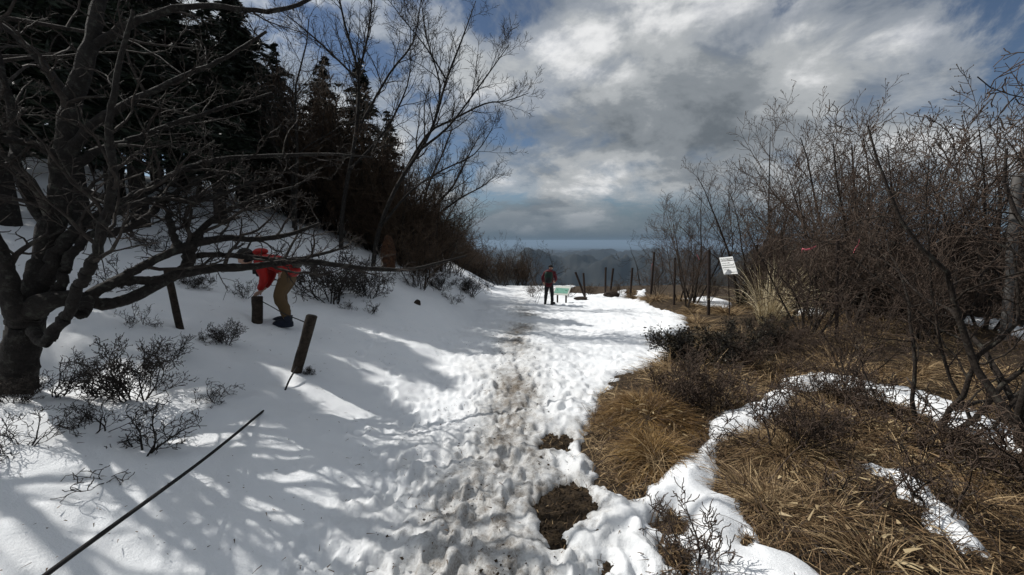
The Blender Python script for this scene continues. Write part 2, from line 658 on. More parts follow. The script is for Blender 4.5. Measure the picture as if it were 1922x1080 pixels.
angs = np.concatenate([np.arange(-125, -62, 0.8), np.arange(-62, 62, 0.2), np.arange(62, 126, 0.8)])
rads = 0.8 * 1.0085 ** np.arange(492)
sx, sy = polar(angs, rads)
bz = bare(sx, sy)
sd = -bz
trailc = 0.02 * sy + 0.25 * fbm(sy * 0.25, sy * 0 + 3, 2, 3) - 0.12 * (1 - sstep(2, 5, sy))
width_l = 1.15 + 0.10 * sy * (1 - sstep(12, 25, sy)) * 0.9
trail = sstep(0, 0.6, sx - trailc + width_l) * (1 - sstep(25, 40, sy)) * (1 - 0.9 * sstep(0.55, 1.0, sx - 0.42 * np.maximum(sy - 2.3, 0)))
left = sstep(0.4, 2.2, -sx)
T0 = 0.16 + 0.10 * left + 0.03 * fbm(sx * 0.9, sy * 0.9, 3, 21)
T0 = T0 - trail * 0.075 - 0.04 * sstep(.8, 1.3, sx)
T = np.where(sd > 0, T0 * (1 - np.exp(-np.maximum(sd, 0) / (0.13 - .06 * trail))) + 0.004, np.maximum(sd * 0.8, -0.12))
near = np.exp(-np.maximum(sd, 0) / 0.25)
on = sstep(0.0, 0.15, sd)
core = np.exp(-((sx - trailc) / (0.34 + 0.012 * sy)) ** 2)
core2 = np.exp(-((sx - trailc + .1) / (0.85 + 0.03 * sy)) ** 2)
lump = fbm(sx * 3.2, sy * 4.6, 4, 41, .6) * 0.032 + (np.abs(fbm(sx * 2.1, sy * 3.2, 3, 47)) - 0.2) * 0.05 + fbm(sx * 15, sy * 18, 4, 43, .65) * 0.030
far_cup = sstep(5, 9, sy)
lump = lump + far_cup * fbm(sx * 1.2, sy * 2.6, 4, 49) * 0.07
T = T + on * trail * lump
T = T + on * (1 - trail) * (fbm(sx * 1.6, sy * 1.6, 3, 51) * 0.03 + fbm(sx * 9, sy * 9, 3, 53) * 0.010)
T = T - on * trail * core * 0.035

# footprints pressed into the snow along the trail, and a few up the bank
rf = np.random.default_rng(5)
foot = []
for i in range(620):
    fy = 1.3 + 22 * rf.random() ** 1.7
    w = 0.55 if i % 3 else 1.15 + 0.05 * fy
    fx = 0.02 * fy + rf.normal(0, w)
    if fx < -1.25 - 0.06 * fy: continue
    foot.append((fx, fy, rf.normal(0, 0.35) + (math.pi if rf.random() < .4 else 0), rf.uniform(0.014, 0.034)))
for (a, b2, n) in (((705, 640), (660, 700), 5), ((760, 800), (730, 690), 7), ((690, 960), (760, 870), 5), ((820, 640), (700, 620), 6)):
    p = hit(*a); q = hit(*b2)
    for i in range(n):
        t = i / (n - 1)
        foot.append((p[0] + (q[0] - p[0]) * t + rf.normal(0, .07), p[1] + (q[1] - p[1]) * t + rf.normal(0, .07), rf.normal(0, .4), 0.026))
ang0, dang = None, None
flatx, flaty = sx, sy
for fx, fy, fa, fd in foot:
    rr_ = math.hypot(fx, fy + 1.0)
    k0 = max(int(math.log(max(rr_ - 0.3, 0.81) / 0.8) / math.log(1.0085)), 0)
    k1 = min(int(math.log((rr_ + 0.3) / 0.8) / math.log(1.0085)) + 1, sx.shape[0])
    aa = math.degrees(math.atan2(fx, fy + 1.0)); da = math.degrees(0.3 / rr_)
    c0 = np.searchsorted(angs, aa - da); c1 = np.searchsorted(angs, aa + da)
    X = sx[k0:k1, c0:c1] - fx; Y = sy[k0:k1, c0:c1] - fy
    ca, sa = math.cos(fa), math.sin(fa)
    u = X * ca - Y * sa; v = X * sa + Y * ca
    q = np.sqrt((u / 0.058) ** 2 + (v / 0.14) ** 2) + 0.35 * fbm(sx[k0:k1, c0:c1] * 9, sy[k0:k1, c0:c1] * 9, 2, 77)
    T[k0:k1, c0:c1] += (-fd * (1 - sstep(0.8, 1.12, q)) + fd * 0.3 * np.exp(-((q - 1.45) / 0.3) ** 2)) * on[k0:k1, c0:c1]

dirt = trail * (core2 * (0.17 + 0.15 * (1 - sstep(2.4, 4, sy)) + 0.20 * fbm(sx * 1.5, sy * 1.0, 3, 67)) + core * (0.30 + 0.36 * fbm(sx * 2.2, sy * 1.3, 4, 61)) + 0.10 * near + 0.10 * fbm(sx * 3, sy * 3, 3, 63))
dirt = dirt * (1.0 - 0.45 * sstep(9, 18, sy)) + 0.22 * near * sstep(-0.4, 0.2, fbm(sx * 6, sy * 6, 2, 65)) * (1 - sstep(1.1, 1.8, sx))
dirt = np.clip(dirt, 0, 1)
WELLS = []            # melt hollows round stems and posts, filled in before the mesh is built


def well(px, py, r, dep):
    x, y, z, d = hit(px, py)
    WELLS.append((x, y, r, dep))


for a in ((325, 612, .16, .08), (430, 640, .30, .10), (255, 742, .40, .10), (265, 850, .2, .07), (30, 705, .5, .16), (557, 695, .12, .05),
          (530, 742, .12, .06), (483, 605, .15, .07), (255, 612, .2, .08), (180, 720, .3, .08), (600, 560, .6, .12), (85, 690, .3, .1)):
    well(*a)
for wx, wy, r, dep in WELLS:
    T = T - dep * np.exp(-((sx - wx) ** 2 + (sy - wy) ** 2) / (r * r))
T = np.where(sd > 0.12, np.maximum(T, 0.02), T)
sz = H(sx, sy) + T
q = grid_quads(*sx.shape)
Tf = T.ravel()
keep = (Tf[q] > -0.05).any(axis=1)
q = q[keep]
used = np.unique(q)
remap = np.full(sx.size, -1); remap[used] = np.arange(len(used))
me = mesh_np('snow', np.stack([sx, sy, sz], -1).reshape(-1, 3)[used], remap[q], attrs={'dirt': dirt.ravel()[used]})
snow = link('snow', me, M_SNOW)
tag(snow, kind='structure')


def bare1(x, y):
    return float(bare(np.array([x]), np.array([y]))[0])


def Hs(x, y):
    """top of snow or soil, near enough for standing things"""
    return float(surf(np.array([x]), np.array([y]))[0])


def surf(x, y):
    b = bare(x, y)
    l = sstep(0.4, 2.2, -x)
    tr_ = sstep(0, .6, x + 1.1 + .09 * np.minimum(y, 14))
    return H(x, y) + np.where(b > 0, 0, (0.16 + 0.1 * l - .075 * tr_) * (1 - np.exp(np.minimum(b, 0) / 0.13)))


def hit(px, py):
    """the visible ground point at a photo pixel, snow included"""
    d = 1.0 * 1.008 ** np.arange(560)
    P = CAM[None] + d[:, None] * (RIGHT * ((px - 961) / F) + UP * ((540 - py) / F) + FWD)[None]
    under = P[:, 2] < surf(P[:, 0], P[:, 1])
    k = int(np.argmax(under)) if under.any() else len(d) - 1
    p = P[k]
    return p[0], p[1], p[2], d[k]


# ------------------------------------------------------------------ far country: valley, spurs and mountains in one sheet
ha = np.arange(-72, 72, 0.25)
hr = 46 * 1.0178 ** np.arange(410)
hx, hy = polar(ha, hr, (0, 0))
rr = np.hypot(hx, hy); th = np.degrees(np.arctan2(hx, hy))
z = -3.5 - 760 * (1 - np.exp(-(rr - 46) / 900.0))
z = z - 3
# the mountain's own spur on the right, then ranges farther out
z += 425 * np.exp(-((rr - 800) / 300.0) ** 2) * sstep(5, 36, th + 2 * fbm(rr / 120, th / 5, 3, 71)) * (1 + .06 * fbm(hx / 40, hy / 40, 4, 72))
z += 400 * np.exp(-((rr - 800) / 300.0) ** 2) * sstep(4, 30, -th)


base = -780


for r0, w, top, k, amp, seed in ((2100, 600, -330, .16, .12, 81), (4300, 800, -190, .45, .26, 87), (7600, 1400, -240, .40, .26, 83), (13000, 2400, -340, .5, .26, 84), (24000, 5000, -500, .6, .14, 85)):
    L_ = r0 * .042
    crest = (top - base) * (1 + amp * fbm(hx / L_, hy / L_, 4, seed, .5) + amp * .6 * fbm(th * k * .4, th * 0 + seed, 2, seed + 2))
    rc_ = r0 * (1 + .10 * fbm(th * .13 + 3, th * 0 + seed, 3, seed + 3))
    prof = np.exp(-((rr - rc_) / w) ** 2)
    z = np.maximum(z, base + crest * prof)
z += 6 * fbm(hx / 160, hy / 160, 4, 91) * sstep(150, 1200, rr) * (1 - sstep(15000, 30000, rr))


def m_hill(nt, b):
    g = nt.nodes.new('ShaderNodeNewGeometry')
    n = nz(nt, 0.006, 8, 0.65, g.outputs['Position'])
    nt.links.new(ramp(nt, n, [(0.35, (0.005, 0.007, 0.007)), (0.6, (0.012, 0.013, 0.011)), (0.72, (0.024, 0.022, 0.019))]), b.inputs['Base Color'])


hills = link('hills', mesh_np('hills', np.stack([hx, hy, z], -1).reshape(-1, 3), grid_quads(*hx.shape)), mat('wooded_hills', m_hill))
tag(hills, kind='structure')

# the hazy air over the valleys
s = 82000.0
bx = [(-s, -s, -1100), (s, -s, -1100), (s, s, -1100), (-s, s, -1100), (-s, -s, 34), (s, -s, 34), (s, s, 34), (-s, s, 34)]
hz_me = mesh_np('haze', bx, [(3, 2, 1, 0), (4, 5, 6, 7), (0, 1, 5, 4), (1, 2, 6, 5), (2, 3, 7, 6), (3, 0, 4, 7)], smooth=False)
hm = bpy.data.materials.new('hazy_air')
hm.use_nodes = True
hm.node_tree.nodes.clear()
pv = hm.node_tree.nodes.new('ShaderNodeVolumePrincipled')
pv.inputs['Color'].default_value = (0.34, 0.46, 0.60, 1)
pv.inputs['Density'].default_value = 5.5e-5
pv.inputs['Anisotropy'].default_value = 0.1
ho = hm.node_tree.nodes.new('ShaderNodeOutputMaterial')
hm.node_tree.links.new(pv.outputs[0], ho.inputs['Volume'])
haze = link('haze', hz_me, hm)
tag(haze, kind='stuff')

# ------------------------------------------------------------------ plant library
def lib_fan(seed, h, stems, spread, nc=(9, 7, 5), rmin=0.0035, r0=0.028, wob=0.10, levels=4, bud=0.007, lean=0.0):
    """several stems that fan up and out from one foot, fine upright twigs"""
    rg = np.random.default_rng(seed)
    P = {'levels': levels, 'rmin': rmin, 'lmin': 0.06,
         0: dict(n=10, wob=wob, trop=0.03, nc=nc[0], ang=38, ratio=0.50, lift=0.10, t0=0.22, rr=0.55, tip=0.22),
         1: dict(n=7, wob=wob * 1.3, trop=0.05, nc=nc[1], ang=42, ratio=0.55, lift=0.10, t0=0.15, rr=0.6, tip=0.3),
         2: dict(n=5, wob=wob * 1.5, trop=0.05, nc=nc[2], ang=45, ratio=0.55, lift=0.1, t0=0.15, rr=0.7, tip=0.5),
         3: dict(n=4, wob=wob * 1.6, trop=0.04, nc=0, tip=0.6)}
    out = []
    for i in range(stems):
        a = i / stems * 6.28 + rg.normal(0, .4)
        sp = spread * rg.uniform(0.4, 1.2)
        d = np.array([math.cos(a) * sp + lean, math.sin(a) * sp, 1.0])
        p = np.array([math.cos(a), math.sin(a), 0]) * 0.05 * rg.random() + np.array([0, 0, -0.12])
        grow(out, p, d, h * rg.uniform(0.75, 1.1), r0 * rg.uniform(0.6, 1.1), 0, P, rg)
    ex = buds(out, 2, bud, rg, 0.5) if bud else None
    return out, ex


def lib_mesh(name, outex, tl=1):
    return tree_meshes(name, outex[0], tl, outex[1])


RIGHT_TREES = [lib_mesh('fan_tree', lib_fan(100 + i, 3.0, 3 + i % 3, 0.42, nc=(9, 7, 4.5), lean=0.05 * (i % 2), r0=0.030, rmin=0.0027, wob=0.085, bud=0.0055)) for i in range(5)]
THICKET = [lib_mesh('thicket', lib_fan(200 + i, 1.9, 11, 0.45, nc=(7, 6, 4), r0=0.015, rmin=0.0032, wob=0.13, bud=0)) for i in range(3)]
SAPLING = [lib_mesh('sapling', lib_fan(300 + i, 3.6, 2, 0.22, nc=(13, 7, 4), r0=0.030, wob=0.07)) for i in range(3)]
SHRUB = [lib_mesh('snow_shrub', lib_fan(400 + i, 0.55, 6, 0.75, nc=(5, 4, 2), r0=0.011, rmin=0.0027, wob=0.24, bud=0.0)) for i in range(4)]
DENSE_SHRUB = [lib_mesh('dense_shrub', lib_fan(450 + i, 0.6, 12, 0.55, nc=(6, 5, 3), r0=0.010, rmin=0.0024, wob=0.2, bud=0.005)) for i in range(2)]


def lib_gnarl(seed, h, stems, spread, r0, nc=(6, 5, 4.5), wob=0.22):
    """crooked tree with angular zigzag branches"""
    rg = np.random.default_rng(seed)
    P = {'levels': 4, 'rmin': 0.0033, 'lmin': 0.08,
         0: dict(n=12, wob=wob, trop=0.06, nc=nc[0], ang=58, ratio=0.58, lift=0.12, t0=0.25, rr=0.5, tip=0.2),
         1: dict(n=9, wob=wob * 1.25, trop=0.03, nc=nc[1], ang=55, ratio=0.55, lift=0.12, t0=0.15, rr=0.5, tip=0.25),
         2: dict(n=7, wob=wob * 1.4, trop=0.04, nc=nc[2], ang=52, ratio=0.5, lift=0.1, t0=0.1, rr=0.7, tip=0.4),
         3: dict(n=4, wob=wob * 1.4, trop=0.03, nc=0, tip=0.6)}
    out = []
    for i in range(stems):
        a = i / stems * 6.28 + rg.normal(0, .5)
        sp = spread * rg.uniform(0.5, 1.2)
        grow(out, np.array([math.cos(a) * .08 * (stems > 1), math.sin(a) * .08 * (stems > 1), -0.15]), np.array([math.cos(a) * sp, math.sin(a) * sp, 1.0]), h * rg.uniform(.8, 1.1), r0 * rg.uniform(.7, 1.05), 0, P, rg)
    return out, None


GNARL = [lib_mesh('gnarled', lib_gnarl(500 + i, 2.9, 4, 0.55, 0.038), 2) for i in range(3)]
TALL = [lib_mesh('tall_bare', lib_gnarl(550 + i, 5.6, 2, 0.30, 0.075, nc=(11, 8, 6), wob=0.13), 2) for i in range(3)]


def lib_conifer(seed, h, rbase):
    rg = np.random.default_rng(seed)
    out = []
    tr = np.stack([rg.normal(0, .02, 14).cumsum() * .4, rg.normal(0, .02, 14).cumsum() * .4, np.linspace(-.3, h, 14)], -1)
    out.append((tr, np.linspace(0.17, 0.012, 14), 0))
    V = []; Q = []; nb = 0
    z = h * 0.24
    while z < h * 0.985:
        t = z / h
        Lb = rbase * (1 - t) ** 0.8 * rg.uniform(0.6, 1.2) + 0.10
        for k in range(int(rg.integers(3, 6))):
            a = rg.random() * 6.28
            dx, dy = math.cos(a), math.sin(a)
            m = 6
            u = np.linspace(0, 1, m)
            L = Lb * rg.uniform(.55, 1.15)
            pts = np.stack([dx * L * u, dy * L * u, z + L * (0.28 * u - 0.42 * u * u + 0.1 * u ** 3)], -1)
            out.append((pts, np.linspace(0.02 * (1.2 - t), 0.004, m), 1))
            # needle sprays: small slim quads hanging along the limb
            nn = int(10 + L * 34)
            uu_ = rg.uniform(0.12, 1.03, nn)
            c = np.stack([dx * L * uu_, dy * L * uu_, z + L * (0.28 * uu_ - 0.42 * uu_ ** 2 + 0.1 * uu_ ** 3)], -1)
            wdt = L * 0.30 * (1.1 - uu_)
            off = rg.normal(0, 1, nn) * wdt
            c += np.stack([-dy * off, dx * off, -np.abs(rg.normal(0, .06, nn))], -1)
            ax = np.stack([dx + rg.normal(0, .6, nn), dy + rg.normal(0, .6, nn), rg.normal(-.15, .35, nn)], -1)
            ax /= np.linalg.norm(ax, axis=1, keepdims=True)
            sd_ = np.cross(ax, rg.normal(0, 1, (nn, 3))); sd_ /= np.linalg.norm(sd_, axis=1, keepdims=True) + 1e-9
            ln = rg.uniform(.08, .17, nn)[:, None]; wd = rg.uniform(.018, .042, nn)[:, None]
            V.append(np.stack([c - ax * ln, c + sd_ * wd, c + ax * ln, c - sd_ * wd], 1).reshape(-1, 3))
            Q.append(np.arange(nn * 4).reshape(-1, 4) + nb); nb += nn * 4
        z += h * 0.022 * rg.uniform(.6, 1.4)
    v, q_ = tubes(out, sides_default)
    return mesh_np('conifer_trunk', v, q_), mesh_np('conifer_crown', np.concatenate(V), np.concatenate(Q), smooth=False)


CONIFER = [lib_conifer(600 + i, 7.0, 1.55 + .25 * i) for i in range(3)]


def lib_leafy(seed, h, rad, nl):
    """dark evergreen shrub: crooked stems and small leaves in clumps"""
    rg = np.random.default_rng(seed)
    o, _ = lib_fan(seed, h, 12, 0.9, nc=(7, 6, 4), r0=0.012, rmin=0.002, wob=0.2, bud=0)
    ends = np.array([b[0][-1] for b in o if b[2] >= 2] + [b[0][len(b[0]) // 2] for b in o if b[2] >= 2])
    c = ends[rg.integers(0, len(ends), nl)] + rg.normal(0, .02, (nl, 3))
    ax = rg.normal(0, 1, (nl, 3)) + np.array([0, 0, .5]); ax /= np.linalg.norm(ax, axis=1, keepdims=True)
    sd_ = np.cross(ax, rg.normal(0, 1, (nl, 3))); sd_ /= np.linalg.norm(sd_, axis=1, keepdims=True) + 1e-9
    ln = rg.uniform(.010, .020, nl)[:, None]; wd = rg.uniform(.005, .009, nl)[:, None]
    v = np.stack([c - ax * ln, c + sd_ * wd, c + ax * ln, c - sd_ * wd], 1).reshape(-1, 3)
    tv, tq = tubes(o, sides_default)
    return mesh_np('leafy_stems', tv, tq), mesh_np('leafy_leaves', v, np.arange(nl * 4).reshape(-1, 4), smooth=False)


LEAFY = [lib_leafy(700, 0.62, .5, 2600), lib_leafy(701, 0.5, .4, 1800)]


def plant(name, meshes, loc, rz, scale, mats, label, cat, group=None, parts=('trunk', 'crown')):
    root = empty(name, loc, rz, scale)
    tag(root, label, cat, group)
    for me_, m_, nm in zip(meshes, mats, parts):
        if not me_.materials: me_.materials.append(m_)
        o = link(nm, me_, None, root)
        o.material_slots[0].link = 'OBJECT'
        o.material_slots[0].material = m_
        if nm in ('twigs', 'leaves'): o['kind'] = 'stuff'
    return root


def plant_px(name, meshes, mesh_h, px, py, top, rz, mats, label, cat, group=None, parts=('trunk', 'crown'), sx_=1.0):
    x, y, z, d = hit(px, py)
    zs = np.empty(len(meshes[1].vertices) * 3, np.float32); meshes[1].vertices.foreach_get('co', zs)
    s_ = (py - top) * d / F / float(zs[2::3].max())
    return plant(name, meshes, (x, y, Hs(x, y) - 0.03), rz, (s_ * sx_, s_ * sx_, s_), mats, label, cat, group, parts)


MR = (M_BARK_R, M_TWIG_R)
ML = (M_BARK, M_TWIG_L)
MD = (M_BARK, M_TWIG)

# ------------------------------------------------------------------ left: the big old tree with low limbs over the snow
base_x, base_y, base_z, base_d = hit(34, 700)
BASE = np.array([base_x, base_y, base_z - 0.1])
D0 = base_d


def limb(pts):
    """[(px, py, depth beyond the base, radius px)] -> path, radii"""
    p = np.array([at(a, b, D0 + c) for a, b, c, r in pts])
    r = np.array([r_ * (D0 + c) / F for a, b, c, r_ in pts])
    P4 = smooth_path(np.concatenate([p, r[:, None]], 1), 7)
    return P4[:, :3], np.maximum(P4[:, 3], 0.003)


LIMBS = [
    [(28, 730, 0, 48), (34, 690, 0, 42), (42, 630, .0, 37), (58, 570, .05, 33), (74, 520, .1, 31), (96, 440, .2, 28), (112, 380, .25, 27), (118, 300, .3, 25), (135, 200, .4, 22), (170, 90, .5, 18), (190, -40, .6, 14), (215, -180, .7, 8)],
    [(44, 600, .0, 26), (22, 560, -.1, 17), (8, 500, -.15, 13), (-14, 440, -.2, 11), (-40, 330, -.2, 8), (-50, 180, -.2, 5)],
    [(50, 590, .0, 26), (80, 570, .0, 20), (125, 560, .05, 15), (160, 562, .15, 13), (200, 571, .25, 12), (242, 561, .4, 11), (296, 535, .6, 10), (333, 516, .75, 10), (400, 504, 1.0, 9), (463, 502, 1.2, 7.5), (520, 494, 1.4, 6.5), (574, 491, 1.6, 6), (637, 498, 1.8, 5), (700, 505, 2.0, 4.5), (770, 506, 2.2, 3.5), (830, 492, 2.4, 2.6), (876, 480, 2.5, 1.5)],
    [(160, 560, .15, 11), (195, 539, .25, 10), (235, 518, .4, 9), (285, 492, .55, 8), (332, 469, .7, 8), (370, 457, .85, 8), (426, 447, 1.1, 6.5), (481, 449, 1.3, 5.5), (540, 441, 1.5, 4.5), (600, 420, 1.7, 3)],
    [(205, 534, .3, 8), (240, 529, .42, 8), (285, 526, .55, 8), (330, 515, .75, 8)],
    [(349, 506, .8, 11), (353, 480, .8, 11), (361, 458, .85, 10), (385, 425, .95, 6), (415, 402, 1.05, 5), (450, 385, 1.2, 4.5), (500, 365, 1.4, 3.5), (560, 350, 1.6, 2.2)],
    [(336, 470, .72, 7), (328, 445, .72, 6.5), (319, 415, .72, 6), (314, 394, .72, 4), (313, 391, .72, .6)],
    [(352, 482, .8, 5), (372, 480, .9, 6), (420, 479, 1.1, 5.5), (480, 484, 1.35, 5), (540, 488, 1.6, 4), (600, 478, 1.8, 3.2), (655, 462, 2.0, 2)],
    [(88, 648, -.12, 1), (92, 640, -.12, 10), (108, 615, -.1, 10), (128, 585, -.1, 9.5), (148, 540, -.1, 9.5), (165, 510, -.1, 9.5), (181, 480, -.1, 9), (195, 425, -.1, 8.5), (206, 380, -.1, 8), (211, 320, -.1, 7), (205, 240, -.1, 6), (220, 140, -.1, 5), (250, 20, -.1, 3)],
    [(62, 575, .05, 20), (78, 545, .08, 17), (92, 505, .1, 15), (115, 465, .15, 15), (148, 428, .25, 14), (207, 392, .4, 11), (265, 362, .6, 10), (330, 328, .8, 8), (385, 306, 1.0, 7), (450, 296, 1.2, 5.5), (540, 292, 1.5, 4.5), (620, 290, 1.7, 3.2), (700, 296, 1.9, 2)],
    [(104, 560, .05, 12), (118, 520, .1, 11), (134, 480, .15, 10), (167, 445, .25, 9), (207, 440, .35, 8), (252, 421, .5, 8), (305, 382, .7, 6.5), (350, 350, .85, 5.5), (400, 325, 1.0, 4)],
    [(150, 430, .25, 9), (190, 415, .3, 8), (250, 385, .45, 7), (310, 372, .6, 6), (365, 378, .75, 5.5), (415, 365, .9, 4.5), (470, 345, 1.1, 3.5), (530, 330, 1.3, 2)],
    [(98, 430, .2, 14), (60, 380, .2, 12), (30, 300, .2, 10), (20, 200, .2, 8), (-10, 80, .2, 5)],
    [(120, 300, .3, 13), (180, 230, .4, 10), (250, 190, .5, 8), (330, 150, .7, 6), (420, 110, .9, 4.5), (500, 60, 1.1, 3)],
    [(120, 330, .3, 12), (170, 290, .4, 9), (240, 265, .6, 7), (320, 235, .8, 5.5), (410, 205, 1.0, 4), (510, 175, 1.2, 2.5)],
    [(135, 200, .4, 12), (80, 120, .4, 9), (20, 60, .4, 6), (-40, 20, .4, 4)],
    [(170, 90, .5, 10), (260, 40, .6, 8), (380, 10, .8, 6), (520, 20, 1.0, 5), (640, -30, 1.3, 3)],
    [(118, 300, .3, 10), (60, 270, .1, 8), (0, 262, -.1, 6), (-60, 240, -.2, 4)],
    [(92, 645, -.12, 9), (76, 640, -.1, 9), (62, 620, -.05, 10)],
    [(160, 562, .15, 11), (158, 580, .05, 11), (150, 592, 0, 9), (148, 595, 0, 1)],
]
PT = {'levels': 4, 'rmin': 0.0022, 'lmin': 0.06,
      0: dict(n=9, nc=9, ang=52, ratio=0.45, lift=0.15, rr=0.5, t0=0.3),
      1: dict(n=9, wob=0.20, trop=0.03, nc=6, ang=48, ratio=0.50, lift=0.05, t0=0.15, rr=0.6, tip=0.25),
      2: dict(n=6, wob=0.22, trop=0.03, nc=4.5, ang=48, ratio=0.5, lift=0.05, t0=0.15, rr=0.65, tip=0.4),
      3: dict(n=4, wob=0.22, trop=0.02, nc=0, tip=0.6)}
rg = np.random.default_rng(77)
tb = []; cb = []
for k, L_ in enumerate(LIMBS):
    p, r = limb(L_)
    p = p - BASE
    p = p + fbm(np.arange(len(p)) * .7 + k * 9, np.zeros(len(p)), 2, 3)[:, None] * np.minimum(r, .03)[:, None] * rg.normal(0, 1, 3) * .6
    r = r * (1 + 0.09 * fbm(np.arange(len(p)) * .7 + k * 5, np.zeros(len(p)) + 2, 2, 8))
    tb.append((p, r, 0))
    length = float(np.linalg.norm(np.diff(p, axis=0), axis=1).sum())
    if k in (4, 18, 19): continue
    dens = {0: .8, 1: .6, 2: 1.1, 3: 1.2, 6: .6, 12: .5, 13: .8, 14: .9, 15: .5, 16: .6, 17: .6}.get(k, 1.3)
    r = r * (.64 if k == 0 else .78 if k in (9, 10, 11, 12, 13, 14, 15, 16) else .92); tb[-1] = (p, r, 0)
    o = []
    children(o, p, r, 0, min(length, 2.2), PT, rg, t0=0.45 if k in (0, 2, 8, 9) else 0.3, dens=dens)
    cb += o
v, q = tubes(tb, lambda l, r: 16 if max(r) > .03 else 9)
old = empty('old_tree', BASE)
tag(old, 'big dark old tree with mossy forked trunk and low limbs spreading over the snow', 'tree')
link('trunk', mesh_np('old_tree_trunk', v, q), M_BARK, old)
v, q = tubes(cb, sides_default)
link('crown', mesh_np('old_tree_crown', v, q), M_TWIG, old)

# ------------------------------------------------------------------ left: two tall bare trees that stand against the sky
def sky_tree(name, label, bpx, bpy_, limbs, seed, dens=1.4, rmin=0.0042, cat='tree', mats=MD):
    x, y, z, d = hit(bpx, bpy_)
    b0 = np.array([x, y, z - .15])
    rg = np.random.default_rng(seed)
    tb = []; cb = []
    P = {'levels': 4, 'rmin': rmin, 'lmin': 0.12,
         0: dict(n=9, nc=9, ang=40, ratio=0.42, lift=0.18, rr=0.55, t0=0.2),
         1: dict(n=8, wob=0.13, trop=0.06, nc=7, ang=42, ratio=0.50, lift=0.12, t0=0.12, rr=0.6, tip=0.25),
         2: dict(n=6, wob=0.15, trop=0.06, nc=5, ang=42, ratio=0.5, lift=0.1, t0=0.12, rr=0.7, tip=0.4),
         3: dict(n=4, wob=0.15, trop=0.04, nc=0, tip=0.6)}
    for k, L_ in enumerate(limbs):
        p = np.array([at(a, b, d + c) for a, b, c, r in L_]); r = np.array([r_ * .5 * d / F for *_, r_ in L_])
        P4 = smooth_path(np.concatenate([p, r[:, None]], 1), 3)
        p = P4[:, :3] - b0; r = np.maximum(P4[:, 3], rmin)
        tb.append((p, r, 0))
        o = []
        ln = float(np.linalg.norm(np.diff(p, axis=0), axis=1).sum())
        children(o, p, r, 0, min(ln, 4.0), P, rg, t0=0.35 if k == 0 else 0.15, dens=dens)
        cb += o
    v, q = tubes(tb, lambda l, r: 8)
    root = empty(name, b0)
    tag(root, label, cat)
    link('trunk', mesh_np(name + '_trunk', v, q), mats[0], root)
    v, q = tubes(cb, sides_default)
    link('crown', mesh_np(name + '_crown', v, q), mats[1], root)
    return root


sky_tree('bare_tree', 'tall bare tree leaning right against the sky beside the dark conifers', 700, 500, [
    [(700, 500, 0, 9), (712, 430, 0, 8), (745, 350, 0, 7), (790, 280, 0, 6), (815, 230, 0, 5), (838, 150, 0, 4), (865, 80, 0, 3), (893, 2, 0, 1.3)],
    [(745, 350, 0, 6), (800, 255, .2, 4.5), (850, 225, .4, 4), (910, 195, .5, 3), (950, 190, .5, 2.2), (992, 175, .5, 1.2)],
    [(790, 280, 0, 5), (840, 240, -.2, 4), (890, 175, -.3, 3), (930, 120, -.3, 2), (955, 85, -.3, 1.2)],
    [(815, 230, 0, 4.5), (826, 160, .3, 3.5), (800, 70, .4, 2.5), (790, -10, .4, 1.3)],
    [(720, 420, 0, 5), (770, 360, -.4, 4), (830, 320, -.5, 3), (890, 290, -.5, 2), (925, 240, -.5, 1.2)],
    [(838, 150, 0, 3.3), (800, 90, 0, 2.5), (760, 40, 0, 1.8), (725, -5, 0, 1.2)],
], 31, 1.5)
sky_tree('bare_tree', 'slim bare tree rising between the two pointed conifers', 640, 470, [
    [(640, 470, 0, 9), (645, 380, 0, 8), (668, 250, 0, 6), (672, 140, 0, 5), (648, 50, 0, 4), (625, -60, 0, 2)],
    [(668, 250, 0, 5), (730, 140, .2, 4), (775, 80, .3, 3), (790, 0, .3, 1.5)],
    [(672, 140, 0, 4.5), (690, 70, 0, 3.5), (700, -20, 0, 2)],
    [(672, 150, 0, 4), (600, 80, .3, 3), (540, 30, .4, 2)],
    [(655, 320, 0, 5), (720, 250, -.3, 4), (765, 160, -.4, 2.5), (770, 90, -.4, 1.3)],
], 32, 1.4)
sky_tree('bare_tree', 'bare tree on the bank with branch tips reaching low towards the grey clouds', 775, 495, [
    [(775, 495, 0, 7), (790, 440, 0, 6), (815, 390, 0, 5), (850, 350, 0, 4), (875, 300, 0, 2.5), (900, 255, 0, 1.3)],
    [(800, 420, 0, 5), (860, 375, .3, 3.5), (905, 350, .4, 2), (930, 330, .4, 1.2)],
    [(790, 440, 0, 5), (800, 360, .4, 4), (830, 290, .5, 3), (850, 240, .5, 1.5)],
], 33, 1.5)

